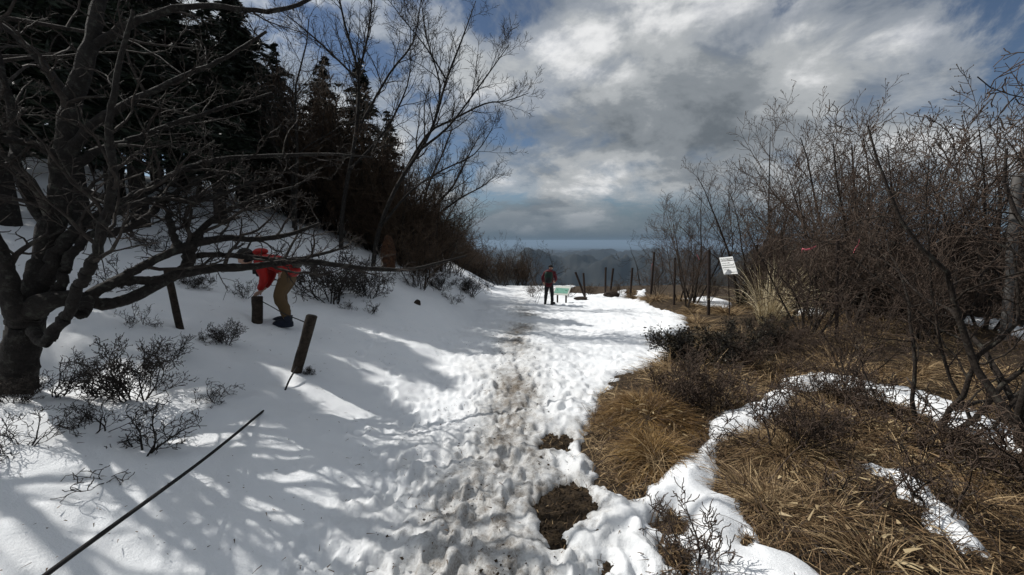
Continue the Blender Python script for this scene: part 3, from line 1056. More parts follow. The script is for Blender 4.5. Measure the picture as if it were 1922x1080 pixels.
# ------------------------------------------------------------------ left: conifers on the hill
CON_MATS = (M_BARK, M_NEEDLE)
rc = np.random.default_rng(21)
for px, d, top, w, lab in [(480, 12.5, 8, 1.2, 'broad dark conifer whose top stands against the bright white cloud'),
                           (625, 16, 118, 1.0, 'narrow pointed conifer, left one of the pair beside the tall bare tree'),
                           (690, 15, 122, 1.0, 'dark pointed conifer, right one of the pair beside the tall bare tree'),
                           (735, 19, 215, 1.0, 'small conifer half hidden behind the bare tree crown')]:
    p = at(px, 452, d)
    x, y = p[0], p[1]
    z0 = float(H(x, y))
    ztop = at(px, top, d)[2]
    s_ = (ztop - z0) / 7.0
    plant('conifer', CONIFER[int(rc.integers(0, 3))], (x, y, z0), rc.random() * 6.28, (s_ * w, s_ * w, s_), CON_MATS, lab, 'conifer', 'conifers on the left hillside')
for i, (x, y, h) in enumerate([(-7.9, 6.1, 6.4), (-8.0, 7.2, 6.4), (-8.3, 8.7, 6.8), (-7.6, 10.2, 6.0), (-8.2, 12.0, 6.6), (-9.6, 9.5, 8), (-11.5, 9.0, 9), (-13.5, 8.0, 9), (-10.2, 12, 9), (-12.5, 12, 9), (-15, 11, 10), (-13.5, 15, 9), (-10.6, 15.5, 9),
                               (-16.5, 8.0, 10), (-17.5, 14, 10), (-13, 19, 9), (-19, 10, 10), (-20, 19, 11), (-11, 23, 8), (-24, 13, 11),
                               (-16, 25, 9), (-11.0, 19, 8.5), (-18, 5.0, 9), (-9.5, 21, 7), (-15.5, 19, 9), (-22, 8, 10)]):
    s_ = h / 7.0 * 0.92
    if i < 5: s_ *= 1.05
    plant('conifer', CONIFER[i % 3], (x, y, float(H(x, y))), i * 1.9, (s_ * 1.15, s_ * 1.15, s_), CON_MATS,
          'dark conifer standing in the dense wood on the left hillside', 'conifer', 'conifers in the dense wood')

def lib_bold(seed):
    rg = np.random.default_rng(seed)
    P = {'levels': 3, 'rmin': 0.009, 'lmin': 0.2,
         0: dict(n=12, wob=.13, trop=.03, nc=7, ang=50, ratio=.55, lift=.1, t0=.3, rr=.6, tip=.3),
         1: dict(n=9, wob=.2, trop=.04, nc=4, ang=48, ratio=.5, lift=.1, t0=.25, rr=.6, tip=.3),
         2: dict(n=6, wob=.2, trop=.04, nc=0, tip=.4)}
    o = []
    for d_ in ((.35, -.1, 1), (-.2, .3, 1)):
        grow(o, np.array([0, 0, -.2]), np.array(d_), 4.6, .075, 0, P, rg)
    return o, None


BOLD = [lib_mesh('shadow_tree', lib_bold(560 + i), 1) for i in range(2)]  # thick-limbed trees added off to the left to throw crisp shadows on the snow
for x, y, v_, lab in [(-5.3, 3.5, 0, 'stout leafless tree rooted just off the left edge, added for its branch shadows'), (-5.0, 2.3, 1, 'stout leafless tree out of view beside the old tree, added for its branch shadows')]:
    plant('bare_tree', BOLD[v_], (x, y, float(H(x, y))), .6 * v_, 1.0, MD, lab, 'tree', 'bare trees added for branch shadows')
# bare undergrowth in the wood
TH_LAB = 'leafless brown bush in the tangled wood above the left snow bank'
for i in range(34):
    t = i / 34
    px = 430 + 480 * rc.random()
    d = (14.5 + 9 * rc.random()) if px < 740 else (11 + 12 * rc.random())
    p = at(px, 452, d)
    x, y = p[0] - .4, p[1]
    if x > -2.6: x = -2.7 - rc.random() * 1.5
    s_ = rc.uniform(1.1, 1.75)
    plant('bare_bush', THICKET[i % 3], (x, y, float(H(x, y))), rc.random() * 6.28, (s_ * 1.1, s_ * 1.1, s_), ML, TH_LAB, 'bush', 'bushes in the left wood')
for i in range(12):
    px = -40 + 600 * rc.random(); d = 10.5 + 7 * rc.random()
    p = at(px, 452, d)
    s_ = rc.uniform(.8, 1.2)
    plant('bare_tree', TALL[i % 3], (p[0], p[1], float(H(p[0], p[1]))), rc.random() * 6.28, s_, MD,
          'leafless tree among the conifers on the left hillside', 'tree', 'bare trees in the left wood')
for i in range(9):
    px = 540 + 290 * rc.random(); d = 14.5 + 6 * rc.random()
    p = at(px, 452, d)
    x = min(p[0], -2.8)
    plant('bare_tree', TALL[i % 3], (x, p[1], float(H(x, p[1]))), rc.random() * 6.28, rc.uniform(.7, .95), ML,
          'leafless tree in the brown thicket at the top of the snow bank', 'tree', 'bare trees along the bank top')

for i in range(22):
    px = 545 + 270 * rc.random(); d = 13.5 + 4 * rc.random()
    p = at(px, 452, d); x = min(p[0], -3.0)
    s_ = rc.uniform(1.5, 2.5) * (1.15 if px < 680 else .85)
    plant('bare_bush', THICKET[i % 3], (x, p[1], float(H(x, p[1])) - .05), rc.random() * 6.28, (s_ * .9, s_ * .9, s_), ML, 'tall leafless bush in the brown thicket below the pointed conifers', 'bush', 'tall bushes below the conifers')
for i in range(9):
    y = 17 + 13 * rc.random(); x = -3.0 - 2.2 * rc.random()
    s_ = rc.uniform(.9, 1.5)
    plant('bare_bush', THICKET[i % 3], (x, y, float(H(x, y)) - .05), rc.random() * 6.28, (s_ * 1.1, s_ * 1.1, s_), ML, 'leafless brown bush on the crest of the bank along the far trail', 'bush', 'bushes along the far bank')
# far end of the trail: scrub and small trees
for i in range(22):
    x = -8 + 9.5 * rc.random(); y = 31 + 7 * rc.random()
    if y < 33 and x > -2.4: y += 3
    s_ = rc.uniform(1.0, 1.7)
    plant('bare_bush', THICKET[i % 3], (x, y, float(H(x, y)) - .05), rc.random() * 6.28, (s_ * 1.2, s_ * 1.2, s_), ML,
          'brown leafless scrub at the far end of the snowy trail', 'bush', 'scrub at the end of the trail')
for px, d, top, lab in [(1012, 33, 432, 'lone small bare tree above the scrub behind the hiker with poles'), (940, 31, 415, 'spreading bare tree where the trail disappears at the left'),
                        (968, 35, 448, 'little bare tree in the scrub left of the hiker with poles')]:
    p = at(px, 452, d); z0 = float(H(p[0], p[1]))
    s_ = (at(px, top, d)[2] - z0) / 3.1
    plant('bare_tree', GNARL[int(px) % 3], (p[0], p[1], z0), px, (s_ * .75, s_ * .75, s_), MD, lab, 'tree', 'small trees at the end of the trail')

for px, d, s_, lab in [(1000, 20, .5, 'low brush just left of the hiker with poles'), (1068, 20.5, .42, 'low brush behind the map board'), (1110, 21, .4, 'low brush behind the leaning far fence posts'), (1030, 22, .45, 'low brush right behind the hiker with poles'), (1165, 19.5, .45, 'low brush behind the flat brown rock')]:
    p = at(px, 452, d)
    plant('bare_bush', THICKET[int(px) % 3], (p[0], p[1], float(H(p[0], p[1])) - .03), px, (s_ * 1.5, s_ * 1.5, s_), ML, lab, 'bush', 'low brush by the trail end')

# ------------------------------------------------------------------ right: trees and thicket behind the fence
for i, (px, py, top, lib_, v_, rz, lab) in enumerate([
    (1215, 530, 385, GNARL, 0, 1.0, 'crooked small tree with two forks standing at the left end of the right thicket'),
    (1275, 565, 350, SAPLING, 0, 0.3, 'slim bare tree just left of the white notice board'),
    (1300, 570, 320, RIGHT_TREES, 1, 2.0, 'fan shaped bare tree behind the fence left of the notice board'),
    (1390, 575, 285, RIGHT_TREES, 2, 4.0, 'fan shaped bare tree rising behind the notice board'),
    (1445, 570, 205, SAPLING, 1, 5.0, 'tall thin bare tree whose tip is highest left of the fan shaped crowns'),
    (1560, 590, 175, RIGHT_TREES, 3, 0.8, 'large bare tree with steep straight limbs reaching up to the grey cloud'),
    (1640, 600, 175, RIGHT_TREES, 0, 2.9, 'large bare tree with budding twigs left of the gnarled tree'),
    (1540, 620, 270, RIGHT_TREES, 4, 1.9, 'bare tree leaning left with a pink tape tied to it'),
    (1730, 620, 235, RIGHT_TREES, 2, 0.4, 'bare tree behind the crooked tree in the right thicket'),
    (1850, 620, 190, RIGHT_TREES, 1, 5.2, 'bare tree by the leaning grey pole at the right edge'),
    (1480, 600, 300, RIGHT_TREES, 4, 3.3, 'low fan shaped bare tree right behind the pampas grass'),
    (1600, 612, 225, RIGHT_TREES, 2, 4.6, 'upright bare tree with fine twigs between the two pink tapes'),
    (1690, 600, 205, RIGHT_TREES, 4, 0.9, 'fine twigged bare tree right of the second pink tape'),
    (1785, 612, 215, RIGHT_TREES, 3, 3.8, 'fine twigged bare tree behind the crooked dark tree'),
    (1905, 618, 180, RIGHT_TREES, 0, 1.4, 'fine twigged bare tree hiding the foot of the leaning pole'),
    (1850, 808, 200, SAPLING, 2, 2.2, 'bare tree with twin straight stems rising from the snow strip near the right edge'),
]):
    hgt = {id(GNARL): 3.0, id(SAPLING): 3.8, id(RIGHT_TREES): 3.1}[id(lib_)]
    plant_px('bare_tree', lib_[v_], hgt, px, py, top, rz, MR if lib_ is not GNARL else MD, lab, 'tree', 'bare trees of the right thicket')

# the crooked trees close by on the right
for px, py, top, v_, rz, lab, w in [(1752, 800, 330, 0, 0.6, 'crooked dark tree with many angular limbs standing in the dry grass', .85),
                                    
                                    (1960, 840, 120, 2, 4.0, 'gnarled tree cut by the right edge with knobbly twigs against the sky', 1.0)]:
    plant_px('gnarled_tree', GNARL[v_], 3.0, px, py, top, rz, MR, lab, 'tree', 'gnarled trees in the dry grass', sx_=w)

TR_LAB = 'leafless rusty brown bush massed in the thicket behind the fence posts'
n_ = 0
while n_ < 58:
    px = 1235 + 760 * rc.random(); d = 8 + 14 * rc.random() ** 1.3
    p = at(px, 452, d)
    if px < 1500 and d < 14.6: continue
    if d < 11 and n_ % 3: continue
    if px < 1300 and d < 18: continue
    s_ = rc.uniform(0.85, 1.35) * (0.8 if px < 1400 else 1.1)
    plant('bare_bush', THICKET[n_ % 3], (p[0], p[1], float(H(p[0], p[1])) - .05), rc.random() * 6.28, (s_ * 1.1, s_ * 1.1, s_), MR, TR_LAB, 'bush', 'bushes of the right thicket')
    n_ += 1
for i in range(16):
    px = 1290 + 680 * rc.random(); d = 14.5 + 7 * rc.random() if px < 1500 else 9 + 10 * rc.random()
    p = at(px, 452, d)
    plant('bare_tree', (RIGHT_TREES + SAPLING)[i % 8], (p[0], p[1], float(H(p[0], p[1]))), rc.random() * 6.28, rc.uniform(.75, 1.1), MR,
          'slender leafless tree deep in the thicket on the right', 'tree', 'trees deep in the right thicket')
# low bushes in the grass, front right
for px, py, top, lib_, v_, lab in [(1590, 720, 520, THICKET, 0, 'spreading leafless bush over the dry grass left of the crooked tree'),
                                   (1500, 700, 600, THICKET, 1, 'rusty leafless bush right of the dark evergreen shrub')]:
    plant_px('bare_bush', lib_[v_], 2.0, px, py, top, px, MR, lab, 'bush', 'leafless bushes in the grass')

# dark evergreen shrubs by the trail
for px, py, top, v_, lab, w in [(1370, 672, 585, 0, 'dark dense evergreen shrub beside the trail below the notice board', 1.15),
                                (1300, 690, 600, 1, 'dark small leaved shrub overhanging the sunlit snow edge', 1.0),
                                (1440, 650, 580, 0, 'dark evergreen shrub just below the pale pampas grass', 1.0)]:
    plant_px('evergreen_shrub', LEAFY[v_], .62 if v_ == 0 else .5, px, py, top, px, (M_BARK, M_DLEAF), lab, 'shrub', 'dark shrubs beside the trail', ('stems', 'leaves'), w)

# ------------------------------------------------------------------ bare shrubs
for i, (px, py, top, lib_, lab, w) in enumerate([
    (250, 745, 615, DENSE_SHRUB, 'tallest dark bare shrub in the snow right of the old tree', 1.0),
    (170, 722, 640, SHRUB, 'twiggy bare shrub between the old tree and the tallest shrub', 1.0),
    (265, 850, 750, SHRUB, 'bare shrub with bent twigs nearest the black rope', 1.15),
    (178, 800, 728, SHRUB, 'low spreading bare shrub in the left foreground snow', 1.2),
    (40, 845, 770, SHRUB, 'small broken bare shrub at the left edge of the foreground snow', 1.0),
    (395, 760, 708, SHRUB, 'flattened bare shrub with arching twigs left of the rope end', 1.7),
    (105, 735, 660, SHRUB, 'thin bare shrub at the foot of the old tree', 1.0),
    (30, 755, 690, DENSE_SHRUB, 'dense dark shrub at the left edge under the old tree', 1.0),
    (322, 668, 625, SHRUB, 'tiny bare shrub below the thin leaning stake', 1.0),
    (420, 645, 592, DENSE_SHRUB, 'round dark shrub in the snow left of the short post', 1.0),
    (258, 612, 560, SHRUB, 'upright bare shrub left of the thin leaning stake', .8),
    (365, 540, 505, DENSE_SHRUB, 'low dark shrub behind the thin leaning stake', 1.3),
    (455, 560, 520, SHRUB, 'little bare shrub just left of the bending person', .8),
    (625, 562, 455, DENSE_SHRUB, 'big dense dark shrub behind the bending person', 1.1),
    (690, 560, 480, DENSE_SHRUB, 'dark shrub on the bank right of the bending person', .9),
    (697, 590, 560, SHRUB, 'small bare shrub on the smooth bank above the leaning post', 1.0),
    (650, 580, 560, SHRUB, 'tiny twigs poking from the snow near the leaning post', .9),
    (580, 702, 680, DENSE_SHRUB, 'tuft of dark twigs at the foot of the leaning post', 1.0),
    (825, 545, 505, DENSE_SHRUB, 'brown tuft of scrub on the snow bank edge', 1.0),
    (880, 555, 510, DENSE_SHRUB, 'dark scrub hanging over the lower end of the bank', 1.2),
    (850, 570, 545, SHRUB, 'small dark shrub on the bank slope below the scrub', 1.0),
    (775, 540, 510, SHRUB, 'tiny shrub growing from the snow beside the small rock', .9),
    (215, 540, 470, SHRUB, 'bare shrub behind the low limbs of the old tree', 1.0),
    (290, 470, 420, SHRUB, 'bare shrub higher on the snow slope behind the dead stub', 1.2),
    (420, 420, 395, DENSE_SHRUB, 'small dark shrub high on the snow slope', 1.2),
    (1310, 1079, 880, SHRUB, 'bare twiggy shrub in the foreground snow gully', .9),
    (1480, 860, 700, SHRUB, 'bare shrub standing over the snow gully beside the grass tussock', .9),
    (1255, 760, 650, SHRUB, 'upright thin twigs growing from the golden grass mound', .7),
    (1320, 770, 640, DENSE_SHRUB, 'bare shrub in the dry grass right of the golden mound', 1.0),
    (1640, 790, 640, SHRUB, 'bare shrub in the grass beside the long snow strip', 1.0),
    (1560, 760, 660, DENSE_SHRUB, 'brown dense shrub at the head of the snow strip', 1.1),
    (1750, 950, 780, SHRUB, 'thin bare shrub in the dry grass by the small snow patch', .8),
    (1400, 700, 620, DENSE_SHRUB, 'brown twiggy shrub in front of the dark evergreen shrub', 1.2),
    (1290, 715, 640, SHRUB, 'brown twiggy shrub at the path edge above the golden mound', 1.2),
    (1420, 790, 690, SHRUB, 'twiggy shrub at the bend of the snow gully', 1.0),
    (1530, 850, 740, DENSE_SHRUB, 'brown twiggy shrub growing through the round straw tussock', .9),
    (1680, 830, 720, SHRUB, 'twiggy shrub above the small snow patch', 1.2),
    (1820, 880, 760, DENSE_SHRUB, 'brown twiggy shrub right of the small snow patch', 1.0),
    (1590, 930, 830, SHRUB, 'low twiggy shrub left of the small snow patch', 1.1),
    (1470, 660, 590, DENSE_SHRUB, 'brown twiggy shrub at the foot of the pampas grass', 1.2),
    (1890, 900, 720, SHRUB, 'thin bare shrub in the dry grass near the right edge', .9),
]):
    plant_px('bare_shrub', lib_[i % len(lib_)], .58 if lib_ is SHRUB else .65, px, py, top, i * 1.3, MD if px < 1000 else MR, lab, 'shrub', 'small bare shrubs', ('stems', 'twigs'), w)

# ------------------------------------------------------------------ grass
def blades(roots, dirs, length, width, droop, tint, nseg, rg):
    """curved flat blades; dirs are unit start directions"""
    n = len(roots)
    side = np.cross(dirs, np.array([0, 0, 1.0])) + rg.normal(0, .25, (n, 3))
    side /= np.linalg.norm(side, axis=1, keepdims=True) + 1e-9
    P = []; p = roots.copy(); d = dirs.copy()
    curl = rg.normal(0, .12, (n, 3))
    for k in range(nseg + 1):
        t = k / nseg
        w = width * (1 - t) ** .7 * .5 + 0.0006
        P.append(np.stack([p - side * w[:, None], p + side * w[:, None]], 1))
        d = d + np.array([0, 0, -1.0]) * (droop / nseg)[:, None] + curl / nseg
        d /= np.linalg.norm(d, axis=1, keepdims=True) + 1e-9
        p = p + d * (length / nseg)[:, None]
    V = np.stack(P, 1).reshape(n, -1, 3)
    m = V.shape[1]
    b = np.arange(n)[:, None] * m
    Q = np.concatenate([np.stack([b[:, 0] + 2 * k, b[:, 0] + 2 * k + 1, b[:, 0] + 2 * k + 3, b[:, 0] + 2 * k + 2], -1) for k in range(nseg)])
    return V.reshape(-1, 3), Q, np.repeat(tint, m)


def field(n, xr, yr, rg, edge=-0.03, dens=None):
    x = rg.uniform(*xr, n); y = rg.uniform(*yr, n)
    k = bare(x, y) > edge
    x, y = x[k], y[k]
    if dens is not None:
        k = rg.random(len(x)) < dens(x, y); x, y = x[k], y[k]
    return x, y


def lay_grass(x, y, rg, lmul=1.0, wmul=1.0, nseg=3, flow=True):
    n = len(x)
    th = 6.28 * fbm(x * .8, y * .8, 2, 101) + rg.normal(0, 1.3, n)
    up = rg.uniform(.05, 1.1, n)
    d = np.stack([np.cos(th), np.sin(th) - .2, up], -1); d /= np.linalg.norm(d, axis=1, keepdims=True)
    tint = np.clip(.42 + .42 * fbm(x * 1.6, y * 1.6, 2, 103) + rg.normal(0, .24, n), 0, 1)
    return blades(np.stack([x, y, H(x, y) + rg.uniform(-.01, .04, n)], -1), d, (.05 + .28 * rg.random(n) ** 1.5) * lmul, rg.uniform(.0022, .0062, n) * wmul, rg.uniform(.4, 1.6, n), tint, nseg, rg)


def merge(parts):
    V = []; Q = []; A = []; b = 0
    for v, q_, a in parts:
        V.append(v); Q.append(q_ + b); A.append(a); b += len(v)
    return np.concatenate(V), np.concatenate(Q), np.concatenate(A)


rgg = np.random.default_rng(55)
parts = []
clump = lambda x, y: np.clip(.65 + 1.0 * fbm(x * 2.2, y * 2.2, 2, 107), 0.12, 1)
x, y = field(78000, (0.7, 6.5), (0.6, 5.0), rgg, -.05, clump); parts.append(lay_grass(x, y, rgg))
x, y = field(30000, (1.0, 13), (5.0, 11), rgg, 0.0, clump); parts.append(lay_grass(x, y, rgg, 1.3, 1.7, 2))
x, y = field(16000, (2.5, 18), (11, 24), rgg, 0.0, clump); parts.append(lay_grass(x, y, rgg, 1.7, 3.2, 2))
for pl in BARE_SMALL[4:]:
    lo, hi = pl.min(0), pl.max(0)
    x = rgg.uniform(lo[0], hi[0], 500); y = rgg.uniform(lo[1], hi[1], 500)
    k = sdist(pl, x, y) > .01
    parts.append(lay_grass(x[k], y[k], rgg, .45))
# clods and small stones where the trail has worn through the snow
V = []; Q = []; nb = 0
oc = np.array([[1, 0, 0], [-1, 0, 0], [0, 1, 0], [0, -1, 0], [0, 0, 1.], [0, 0, -1.]])
of = np.array([[0, 2, 4], [2, 1, 4], [1, 3, 4], [3, 0, 4], [2, 0, 5], [1, 2, 5], [3, 1, 5], [0, 3, 5]])
for pl in BARE_SMALL[:4]:
    lo, hi = pl.min(0) - .03, pl.max(0) + .03
    m_ = int(2600 * (hi[0] - lo[0]) * (hi[1] - lo[1])) + 60
    x = rgg.uniform(lo[0], hi[0], m_); y = rgg.uniform(lo[1], hi[1], m_)
    k = sdist(pl, x, y) > -.03
    for a_, b_ in zip(x[k], y[k]):
        r_ = .004 + .014 * rgg.random() ** 3
        V.append((oc + rgg.normal(0, .25, (6, 3))) * r_ * [1.3, 1.3, .8] + [a_, b_, float(H(a_, b_)) + r_ * .3]); Q.append(of + nb); nb += 6
    parts.append(lay_grass(x[k][::5], y[k][::5], rgg, .35, .7))
m_ = 2600
y = 1.2 + 8 * rgg.random(m_) ** 1.6; x = 0.02 * y - .1 + rgg.normal(0, .30 + .02 * y, m_)
k = bare(x, y) < -.02
ck = np.where(fbm(x * 3, y * 3, 2, 131) > -.1)[0]
tz = surf(x, y) - .02
for i_ in ck:
    if not k[i_]: continue
    r_ = .002 + .008 * rgg.random() ** 4
    V.append((oc + rgg.normal(0, .25, (6, 3))) * r_ * [1.4, 1.4, .8] + [x[i_], y[i_], tz[i_] + .008 + .02 * rgg.random()]); Q.append(of + nb); nb += 6
clods = link('soil_clods', mesh_np('soil_clods', np.concatenate(V), None, np.concatenate(Q), smooth=False), M_SOIL)
tag(clods, 'dark soil clods and crumbs in the worn track of the trail', 'soil', kind='stuff')

v, q, a = merge(parts)
g = link('dry_grass', mesh_np('dry_grass', v, q, attrs={'tint': a}), M_GRASS)
tag(g, 'matted brown dry grass covering the bare ground right of the trail', 'grass', kind='stuff')

# dead leaves and bamboo leaves lying in the grass
x, y = field(19000, (0.7, 9), (0.6, 8), rgg, 0.0, lambda x, y: np.clip(.35 + fbm(x * 1.3, y * 1.3, 2, 113), .05, 1))
n = len(x)
th = rgg.uniform(0, 6.28, n)
d = np.stack([np.cos(th), np.sin(th), rgg.uniform(-.1, .5, n)], -1); d /= np.linalg.norm(d, axis=1, keepdims=True)
v, q, a = blades(np.stack([x, y, H(x, y) + rgg.uniform(.02, .12, n)], -1), d, rgg.uniform(.03, .12, n), rgg.uniform(.007, .024, n), rgg.uniform(0, .9, n), rgg.random(n) ** 1.1, 3, rgg)
g = link('dead_leaves', mesh_np('dead_leaves', v, q, attrs={'tint': a}), M_LITTER)
tag(g, 'pale curled dead leaves scattered through the dry grass', 'leaves', kind='stuff')


def tussock(px, py, rad, n, lab, m=M_GRASS2, lmul=1.0, cat='grass', tmean=.5, name='grass_tussock', lead=(0, 0)):
    x0, y0, z0, d0 = hit(px, py)
    rg = np.random.default_rng(int(px))
    a = rg.uniform(0, 6.28, n); rr = rad * np.sqrt(rg.random(n))
    x = x0 + rr * np.cos(a); y = y0 + rr * np.sin(a)
    z = H(x, y)
    out_ = np.stack([np.cos(a) + lead[0], np.sin(a) + lead[1], rg.uniform(.5, 1.2, n) * (1.3 - rr / rad * .7)], -1) + rg.normal(0, .22, (n, 3))
    out_ /= np.linalg.norm(out_, axis=1, keepdims=True)
    tint = np.clip(tmean + .3 * fbm(x * 7, y * 7, 2, 119) + rg.normal(0, .2, n), 0, 1)
    v, q_, t = blades(np.stack([x, y, z - .01], -1), out_, rg.uniform(.12, .30, n) * lmul, rg.uniform(.0025, .005, n), rg.uniform(.9, 2.2, n), tint, 4, rg)
    b = np.array([x0, y0, float(H(x0, y0))])
    o = link(name, mesh_np(name, v - b, q_, attrs={'tint': t}), m, None, b)
    return tag(o, lab, cat, 'grass tussocks')


tussock(1215, 785, .50, 9000, 'large golden mound of combed dry grass beside the trail', lead=(-.2, -.5), tmean=.48)
tussock(1235, 870, .30, 3200, 'drooping golden grass hanging over the snow gully', lead=(0, -.8), tmean=.55)
tussock(1470, 860, .42, 5200, 'round straw coloured tussock right of the snow gully', m=M_GRASS, lead=(-.5, -.4), tmean=.66)
tussock(1440, 960, .30, 2400, 'straw tussock overhanging the lower snow gully', m=M_GRASS, lead=(-.4, -.3), tmean=.62)
tussock(1600, 800, .5, 3200, 'broad straw tussock below the long snow strip', m=M_GRASS, tmean=.5)
tussock(1260, 972, .07, 500, 'small brown tuft in the foreground snow beside the bare shrub', lmul=.5)
tussock(1140, 1045, .035, 220, 'tiny brown tuft poking out of the trail edge snow', lmul=.3)
tussock(1330, 745, .5, 3600, 'brown grass clump behind the golden mound', m=M_GRASS, tmean=.42)
tussock(1255, 590, .8, 2600, 'dry grass fringe along the far right edge of the trail', lmul=1.2, tmean=.55)
tussock(1185, 552, .7, 1500, 'golden grass bump between the far fence posts', lmul=1.3, tmean=.6)

# broken twigs lying in the grass
x, y = field(2600, (0.7, 8), (0.7, 7), rgg, 0.0)
n = len(x); th = rgg.uniform(0, 6.28, n)
tw_ = []
for i_ in range(n):
    L_ = .06 + .35 * rgg.random() ** 3
    p0 = np.array([x[i_], y[i_], float(H(x[i_], y[i_])) + .05 + .06 * rgg.random()])
    d_ = np.array([math.cos(th[i_]), math.sin(th[i_]), rgg.normal(.05, .22)]); k_ = rgg.normal(0, .25, 3)
    r_ = .0018 + .003 * rgg.random()
    tw_.append((np.stack([p0, p0 + d_ * L_ * .5, p0 + (d_ + k_ * .6) * L_]), np.array([r_, r_ * .9, r_ * .4]), 0))
v, q = tubes(tw_, lambda l, r: 3)
g = link('fallen_twigs', mesh_np('fallen_twigs', v, q), M_TWIG_R)
tag(g, 'broken dark twigs lying all through the dry grass', 'twigs', kind='stuff')

# small tussocks that break up the matted grass: three shapes, copied
def tuft_mesh(seed, n, rad):
    rg = np.random.default_rng(seed)
    a = rg.uniform(0, 6.28, n); rr = rad * np.sqrt(rg.random(n))
    ld = rg.normal(0, .5, 2)
    d_ = np.stack([np.cos(a) * .8 + ld[0], np.sin(a) * .8 + ld[1], rg.uniform(.6, 1.3, n)], -1) + rg.normal(0, .25, (n, 3))
    d_ /= np.linalg.norm(d_, axis=1, keepdims=True)
    v, q_, t = blades(np.stack([rr * np.cos(a), rr * np.sin(a), np.full(n, -.03)], -1), d_, rg.uniform(.16, .36, n), rg.uniform(.003, .0075, n), rg.uniform(.8, 2.3, n), np.clip(rg.normal(.62, .26, n), 0, 1), 4, rg)
    me_ = mesh_np('tuft', v, q_, attrs={'tint': t}); me_.materials.append(M_GRASS)
    return me_


TUFT = [tuft_mesh(900 + i, 420, .10) for i in range(4)]
rt = np.random.default_rng(66)
n_ = 0
while n_ < 70:
    x = rt.uniform(1.0, 7.5); y = .9 + 6.5 * rt.random() ** 1.4
    if bare1(x, y) < .08: continue
    o = link('grass_tuft', TUFT[n_ % 4], None, None, (x, y, float(H(x, y))))
    o.rotation_euler = (0, 0, rt.random() * 6.28); s_ = rt.uniform(.7, 1.35); o.scale = (s_, s_, s_ * rt.uniform(.8, 1.1))
    tag(o, 'drooping straw tuft rising from the matted dry grass under the gnarled trees', 'grass', 'straw tufts in the dry grass')
    n_ += 1

n_ = 0
while n_ < 90:
    y = 5.5 + 14 * rt.random() ** 1.3; x = 1.5 + rt.random() * (2 + .75 * y)
    b_ = bare1(x, y)
    if b_ < .05 or (n_ % 3 and b_ > .9): continue
    o = link('grass_tuft', TUFT[n_ % 4], None, None, (x, y, float(H(x, y))))
    o.rotation_euler = (0, 0, rt.random() * 6.28); s_ = rt.uniform(1.1, 2.2); o.scale = (s_ * 1.2, s_ * 1.2, s_ * .8)
    tag(o, 'dry golden tuft on the brown ground along the fence posts', 'grass', 'dry tufts along the fence')
    n_ += 1

# tall pale pampas grass by the fence
x0, y0, z0, d0 = hit(1440, 612)
n = 420
rg = np.random.default_rng(3)
a = rg.uniform(0, 6.28, n); r_ = .22 * np.sqrt(rg.random(n))
out_ = np.stack([np.cos(a) * .2 + .1, np.sin(a) * .2, np.ones(n)], -1) + rg.normal(0, .12, (n, 3))
out_ /= np.linalg.norm(out_, axis=1, keepdims=True)
hh = (612 - 455) * d0 / F
v, q, t = blades(np.stack([r_ * np.cos(a), r_ * np.sin(a), np.zeros(n)], -1), out_, rg.uniform(.45, 1.0, n) * hh, rg.uniform(.006, .014, n), rg.uniform(.3, 2.6, n), np.clip(rg.normal(.6, .3, n), 0, 1), 7, rg)
o = link('pampas_grass', mesh_np('pampas_grass', v, q, attrs={'tint': t}), M_PAMPAS, None, (x0, y0, float(H(x0, y0))))
tag(o, 'tall pale straw clump of pampas grass right of the notice board', 'grass')

# twig bits, needles and bark crumbs that the wind has strewn over the snow
n = 2600
x = np.concatenate([rgg.uniform(-7, 0, 1500), rgg.normal(0.1, .8, 1100)]); y = np.concatenate([1.2 + 9 * rgg.random(1500) ** 1.4, 1.2 + 9 * rgg.random(1100) ** 1.5])
k = bare(x, y) < -.05
x, y = x[k], y[k]; n = len(x)
th = rgg.uniform(0, 6.28, n)
d = np.stack([np.cos(th), np.sin(th), rgg.uniform(-.1, .3, n)], -1); d /= np.linalg.norm(d, axis=1, keepdims=True)
v, q, a = blades(np.stack([x, y, surf(x, y) + .012], -1), d, .008 + .05 * rgg.random(n) ** 3, rgg.uniform(.003, .007, n), rgg.uniform(0, .5, n), rgg.random(n) * .35, 2, rgg)
g = link('snow_litter', mesh_np('snow_litter', v, q, attrs={'tint': a}), M_LITTER)
tag(g, 'dark twig bits and needles strewn over the snow', 'litter', kind='stuff')

# ------------------------------------------------------------------ posts, rope, rocks
M_WOOD = mat('weathered_post_wood', m_bark((0.012, 0.009, 0.007), (0.05, 0.036, 0.026), 22))
M_WOODEND = mat('post_end_grain', m_plain((0.12, 0.085, 0.055), 0.85, 0.3, 40))
M_ROPE = mat('black_rope', m_plain((0.012, 0.011, 0.011), 0.8, 0.4, 120))
M_RUST = mat('rusty_steel_post', m_bark((0.010, 0.007, 0.006), (0.035, 0.021, 0.016), 40))
M_ROCK = mat('grey_rock', m_bark((0.045, 0.045, 0.042), (0.16, 0.155, 0.145), 6, 0.3))
M_GREYPOLE = mat('grey_pole', m_plain((0.085, 0.08, 0.075), 0.7, 0.25, 15))


def closed_tube(p, r, k=8):
    """tube with its ends closed by fans -> verts, quads, tris"""
    v, q_ = tubes([(np.asarray(p, float), np.asarray(r, float), 0)], lambda l, r_: k)
    n = len(p)
    v = np.concatenate([v, [p[0]], [p[-1]]])
    a = len(v) - 2; b = a + 1
    j = np.arange(k); j2 = (j + 1) % k
    t = np.concatenate([np.stack([np.full(k, a), j2, j], -1), np.stack([np.full(k, b), (n - 1) * k + j, (n - 1) * k + j2], -1)])
    return v, q_, t


